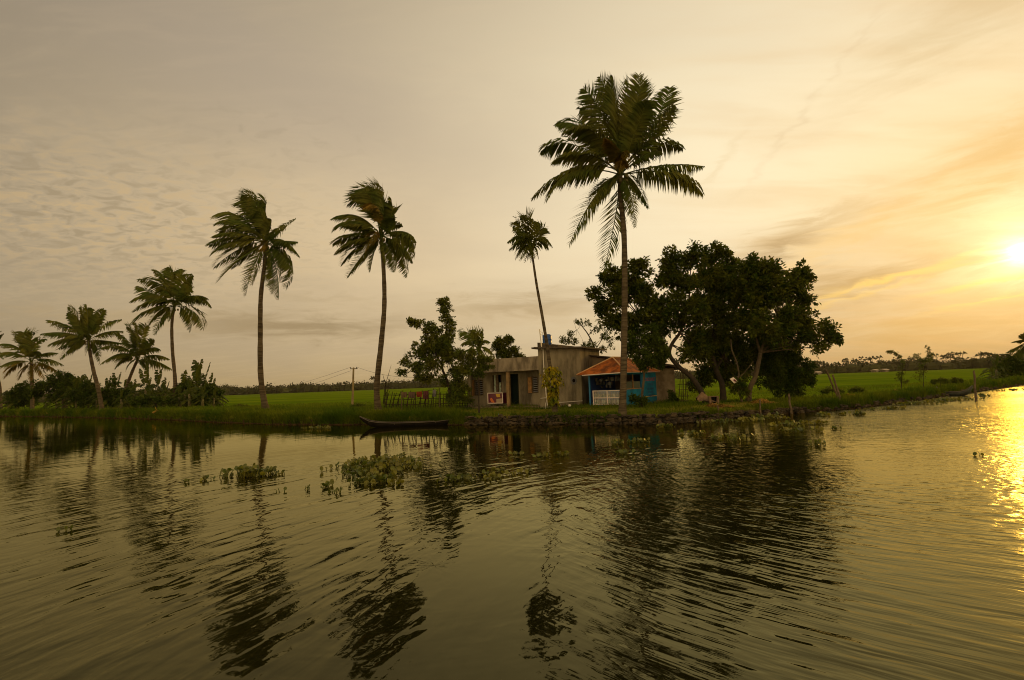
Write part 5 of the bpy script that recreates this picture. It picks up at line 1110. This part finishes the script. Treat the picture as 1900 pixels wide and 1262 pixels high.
# fallen branch, floats, white bottle
b0 = at_depth(290, 768, at_z(290, 775, 0).y+2); 
mb = MB(); p = ground_at(292, at_z(292, 779, 0).y+1.5); mb.tube([p+V((-.5, 0, .05)), p+V((0, 0, .25)), p+V((.6, .1, .12)), p+V((1.3, 0, .1))], [.10, .12, .08, .03], 6); mb.tube([p+V((0, 0, .2)), p+V((-.25, 0, .65))], [.08, .04], 6)
tag(mb.build('driftwood', m_dryg), 'pale broken driftwood lying at the grassy edge below the banana thicket', 'driftwood')
p = at_z(635, 786.5, 0); mb = MB(); mb.rock((p.x, p.y-.2, .06), .16, .16, .14, 5, .08); tag(mb.build('float', m_whitef, None, True), 'pale round float at the water edge left of the canoe', 'float')
p = ground_at(1057, 33.2); mb = MB(); mb.rock((p.x, p.y, p.z+.16), .10, .10, .08, 2, .05); tag(mb.build('plastic_tub', m_white, None, True), 'small white tub on the grass below the round wall opening', 'tub')
# stone step / landing
p = at_z(857, 783, 0); mb = MB(); q = V((p.x, 33.9, 0)); mb.box(q.x-.6, q.x+.75, 33.5, 34.6, .0, .58); tag(mb.build('landing_step', m_conc), 'pale concrete landing step at the right end of the canoe', 'step')
p = V((q.x+.15, 33.9, .58)); mb = MB(); mb.tube([p, p+V((0, 0, .16)), p+V((0, 0, .2)), p+V((0, 0, .28))], [.06, .06, .03, .03], 8); tag(mb.build('bottle', m_yellow), 'pale yellow bottle standing on the landing step', 'bottle')
p = at_z(926, 786, 0); mb = MB(); mb.tube([V((p.x, p.y-.12, .62)), V((p.x-.07, p.y-.18, .45)), V((p.x+.05, p.y-.2, .3)), V((p.x-.02, p.y-.22, .05)), V((p.x+.1, p.y-.22, -.02))], .02, 5); tag(mb.build('rope', mat('green_rope', (.05, .22, .15), .8)), 'pale green rope hanging down the stone wall to the water', 'rope')

# ------------------------------------------------------------------ water hyacinth
def hyacinth(name, lab, x, y, wx, dy_, n, hmax, seed, leafr=.07, group='water hyacinth clumps floating on the canal'):
    """x, y: centre on the water; wx: half width in m; dy_: half depth in m"""
    rr = random.Random(seed); c_ = at_z(x, y, 0); root = thing(name, c_, lab, 'water hyacinth', group); mb, st = MB(), MB()
    hubs = [(hx, hy, rr.uniform(.3, 1)*math.exp(-.9*(hx*hx+hy*hy))+.08) for hx, hy in [(rr.gauss(0, .55), rr.gauss(0, .5)) for _ in range(max(4, n//12))]]
    n = int(n*.72); leafr *= .82
    for i in range(n):
        hx, hy, hh = rr.choice(hubs); qx, qy = hx*wx+rr.gauss(0, .05+.09*wx), hy*dy_+rr.gauss(0, .05+.09*dy_)
        b_ = V((c_.x+qx, c_.y+qy, 0)); hz_ = hmax*.85*hh*rr.uniform(.25, 1.0)+.02 if rr.random() > .33 else rr.uniform(.01, .06); ln = V((rr.gauss(0, .35), rr.gauss(0, .35), 0))*hz_
        t_ = b_+ln+V((0, 0, hz_)); st.tube([b_+V((0, 0, -.03)), b_.lerp(t_, .5)-ln*.15, t_], [.014, .011, .007], 4, False)
        r_ = leafr*rr.uniform(.6, 1.2); nz_ = V((rr.gauss(0, .9), rr.gauss(-.3, .9), rr.uniform(.3, 1.2))).normalized()
        u_ = nz_.cross(V((0, 0, 1)) if abs(nz_.z) < .9 else V((1, 0, 0))).normalized(); v_ = nz_.cross(u_); cc_ = t_+v_*r_*.6*(1 if v_.z > 0 else -1)
        m_ = 8; rim = [cc_+u_*r_*math.cos(6.2832*k/m_)+v_*r_*1.05*math.sin(6.2832*k/m_)+nz_*.18*r_*(1 if k % 4 else .6) for k in range(m_)]
        mb.add([tuple(cc_)]+[tuple(p) for p in rim], tuple((0, 1+k, 1+(k+1) % m_) for k in range(m_)))
    mb.build('leaves', m_hya, root); st.build('stalks', m_hya, root); return root
HY = [(458, 884, .78, .25, 190, .42, .075, 'tall dark leaved hyacinth clump below the lone palm reflection'), (500, 880, .22, .12, 40, .34, .07, 'separate tuft touching the right side of the tall leaved clump'), (524, 880, .14, .08, 16, .2, .055, 'small sprig right of the tall leaved clump'), (378, 891, .16, .08, 18, .12, .06, 'low sprig left of the tall leaved clump'), (347, 895, .10, .05, 6, .10, .05, 'tiny sprig leftmost of the floating plants'),
      (705, 868, 1.15, 1.9, 620, .30, .075, 'largest hyacinth mat below the curved palm reflection'), (698, 896, .55, .4, 130, .22, .075, 'near tongue of the largest hyacinth mat'), (752, 868, .6, .5, 60, .12, .065, 'flat scattered hyacinth trailing right of the largest mat'), (620, 915, .10, .06, 14, .14, .055, 'small bright sprig lower left of the largest mat'), (573, 909, .07, .05, 7, .08, .05, 'tiny bright sprig between the two large clumps'), (521, 913, .08, .04, 5, .04, .05, 'flat floating leaf below the tall leaved clump'),
      (897, 882, .95, .9, 150, .11, .065, 'low yellowish hyacinth patch below the grey house reflection'), (1012, 846, .75, .7, 80, .12, .07, 'flat hyacinth patch below the vine reflection'), (1172, 822, 1.1, .5, 80, .12, .08, 'flat hyacinth patch below the blue shop reflection'), (1165, 842, .5, .3, 30, .10, .07, 'small yellow patch nearer than the one below the shop'), (1281, 806, .5, .6, 60, .22, .08, 'bushy hyacinth tuft below the end room'), (1372, 812, 1.0, .5, 80, .2, .08, 'hyacinth patch floating below the grove trunks'), (1368, 818, .6, .3, 30, .1, .07, 'thin yellow strip nearest side of the grove patch'),
      (1508, 827, .35, .2, 22, .3, .085, 'upright hyacinth leaves at the right edge of the dark reflection'), (1525, 824, .12, .1, 6, .22, .08, 'single round leaved sprig right of the dark reflection'), (1597, 771, .48, .3, 46, .36, .11, 'isolated dark hyacinth tuft right of the crossed poles'), (1570, 770, .25, .2, 16, .2, .09, 'small sprig between the crossed poles and the isolated tuft'), (1530, 772, .8, .5, 60, .22, .1, 'dark hyacinth leaves left of the crossed poles base'), (1830, 736, .5, .2, 40, .2, .1, 'small dark hyacinth clump right of the mooring post'), (1816, 734, .2, .15, 10, .2, .1, 'tiny sprig touching the mooring post'), (125, 985, .10, .05, 8, .05, .05, 'lone yellow sprig on open water at the left'), (1815, 846, .12, .06, 6, .05, .06, 'tiny floating sprig on the golden water at the right')]
for i, (x, y, wx, dy_, n, hm, lr, lab) in enumerate(HY): hyacinth('water_hyacinth', lab, x, y, wx, dy_, n, hm, 200+i, lr)
for i, (x, y, wx, dy_, n, hm, lab) in enumerate(((1365, 783, 1.3, .5, 200, .28, 'green hyacinth fringe against the stones below the straw heaps'), (1430, 777, 1.1, .6, 170, .36, 'tall hyacinth fringe between the two bank stakes'), (1480, 788, 1.3, 1.0, 150, .2, 'loose hyacinth fringe under the dark dense tree'), (1500, 800, .9, 1.0, 90, .2, 'hyacinth trailing out from the fringe under the dark tree'), (1700, 751, 2.4, .5, 230, .26, 'long hyacinth fringe along the bank left of the small boat'), (1760, 744, 1.9, .5, 230, .30, 'hyacinth mat under the near side of the small boat'), (1645, 760, 1.6, .4, 120, .2, 'dark hyacinth fringe on the bank right of the crossed poles'), (1880, 725, 3.2, .4, 100, .25, 'far hyacinth fringe along the sunlit right bank'), (585, 796, 1.2, .3, 90, .18, 'weedy hyacinth edge left of the canoe'), (1225, 794, 1.2, .4, 60, .14, 'thin hyacinth fringe below the tall palm'))):
    hyacinth('water_hyacinth', lab, x, y, wx, dy_, n, hm, 300+i, .09, 'hyacinth fringes along the bank')

# ------------------------------------------------------------------ far shore: tree line, palms, roofs
rr = random.Random(77); mb = MB(); DF = 620
def fleaf(c, s_, n):
    for _ in range(n):
        p = c+V((rr.gauss(0, .6), rr.gauss(0, .5), rr.gauss(0, .5)))*s_; a = V((rr.gauss(0, 1), rr.gauss(0, 1), rr.gauss(0, 1))).normalized()*s_*.32; b2 = V((rr.gauss(0, 1), rr.gauss(0, 1), rr.gauss(0, 1))).normalized()*s_*.32
        mb.tri(p-a, p+a, p+b2*1.3)
a = R(-58)
while a < R(62):
    r = DF*(1.25 if a < R(18) else 1.0)+rr.uniform(-25, 25)
    X, Y = r*math.sin(a), r*math.cos(a); s_ = r/DF
    hgt = (8.0+4.5*noise.noise(V((a*22, 0, 0)))+2*noise.noise(V((a*90, 2, 0))))*s_
    if a > R(25): hgt *= 1.12
    w = rr.uniform(4, 8); mb.rock((X, Y, hgt*.36), w, 6, hgt*.56, int(a*9999), .2)
    for _ in range(4): fleaf(V((X+rr.uniform(-5, 5), Y, hgt*rr.uniform(.4, .85))), 3.4*s_, 34)
    a += rr.uniform(2.5, 4.5)/r
def fpalm(a, r, hgt):
    X, Y = r*math.sin(a), r*math.cos(a); s_ = r/DF; L = 4.3*s_
    b_ = V((X, Y, 0)); t_ = V((X+rr.uniform(-1.5, 1.5), Y, hgt)); mb.tube([b_, t_], [.3*s_, .2*s_], 4, False)
    for i in range(13):
        an = i*2.4; e_ = rr.uniform(-.5, 1.1); d = V((math.cos(an)*math.cos(e_), math.sin(an)*math.cos(e_), math.sin(e_))); sd = V((0, 0, .55*s_)) if abs(d.x) > .3 else V((.55*s_, 0, 0))
        m_ = t_+d*L*.6; e2_ = t_+d*L*.95+V((0, 0, -L*.35)); mb.add((t_, m_+sd, m_-sd*1.3, e2_-sd), ((0, 1, 2), (2, 1, 3)))
for _ in range(60): 
    a = rr.uniform(R(24), R(46)); fpalm(a, DF*rr.uniform(.95, 1.02), rr.uniform(8, 12))
for x, hh in ((1505, 11.5), (1520, 12), (1527, 11.5), (1572, 13), (1586, 13), (1602, 14), (1610, 13), (1622, 14), (1633, 14), (1696, 12), (1742, 13), (1766, 14), (1774, 14), (1787, 14), (1829, 13), (1835, 12.5)):
    d = ray(x, 690); fpalm(math.atan2(d.x, d.y), DF, hh)
for _ in range(26): fpalm(rr.uniform(R(-45), R(24)), DF*1.22, rr.uniform(9, 13))
d = ray(689, 715); fpalm(math.atan2(d.x, d.y), DF*1.2, 17); fpalm(math.atan2(d.x, d.y)+.003, DF*1.2, 16)
tag(mb.build('distant_treeline', m_far), 'far dark line of palms and trees beyond the paddy field', 'tree line', kind='stuff')
for x, w, lab in ((1521, 3.4, 'tiny white roofed house far across the field left of the crossed poles'), (1628, 2.6, 'tiny pale house far across the field right of the crossed poles'), (1646, 3.4, 'tiny yellowish house far across the field left of the bushy sapling')):
    c_ = at_depth(x, 690, DF*.72); c_.z = 0.2; h0 = thing('distant_house', c_, lab, 'house', 'houses far across the field')
    mb = MB(); mb.box(c_.x-w/2, c_.x+w/2, c_.y, c_.y+6, .2, 1.9); mb.build('wall', m_plaster, h0)
    mb = MB(); z0, z1 = 1.9, 3.0; e = .6; x0_, x1_, y0_, y1_ = c_.x-w/2-e, c_.x+w/2+e, c_.y-e, c_.y+6+e; ym = c_.y+3
    mb.add([(x0_, y0_, z0), (x1_, y0_, z0), (x1_, y1_, z0), (x0_, y1_, z0), (x0_, ym, z1), (x1_, ym, z1)], ((0, 1, 5, 4), (2, 3, 4, 5), (0, 4, 3), (1, 2, 5), (3, 2, 1, 0))); mb.build('roof', m_beige, h0)

# ------------------------------------------------------------------ evening haze over the field
HAZE = 0.00005
if HAZE:
    mb = MB(); mb.box(-1500, 1500, -1500, 1500, -1.5, 45)
    hm = bpy.data.materials.new('haze_air'); hm.use_nodes = True; nt = hm.node_tree; nt.nodes.clear()
    o_ = nt.nodes.new('ShaderNodeOutputMaterial'); v_ = nt.nodes.new('ShaderNodeVolumePrincipled'); v_.inputs['Density'].default_value = HAZE; v_.inputs['Color'].default_value = (.95, .82, .62, 1); v_.inputs['Anisotropy'].default_value = .3
    nt.links.new(v_.outputs[0], o_.inputs['Volume']); hz_ = mb.build('haze', hm); hz_['kind'] = 'stuff'
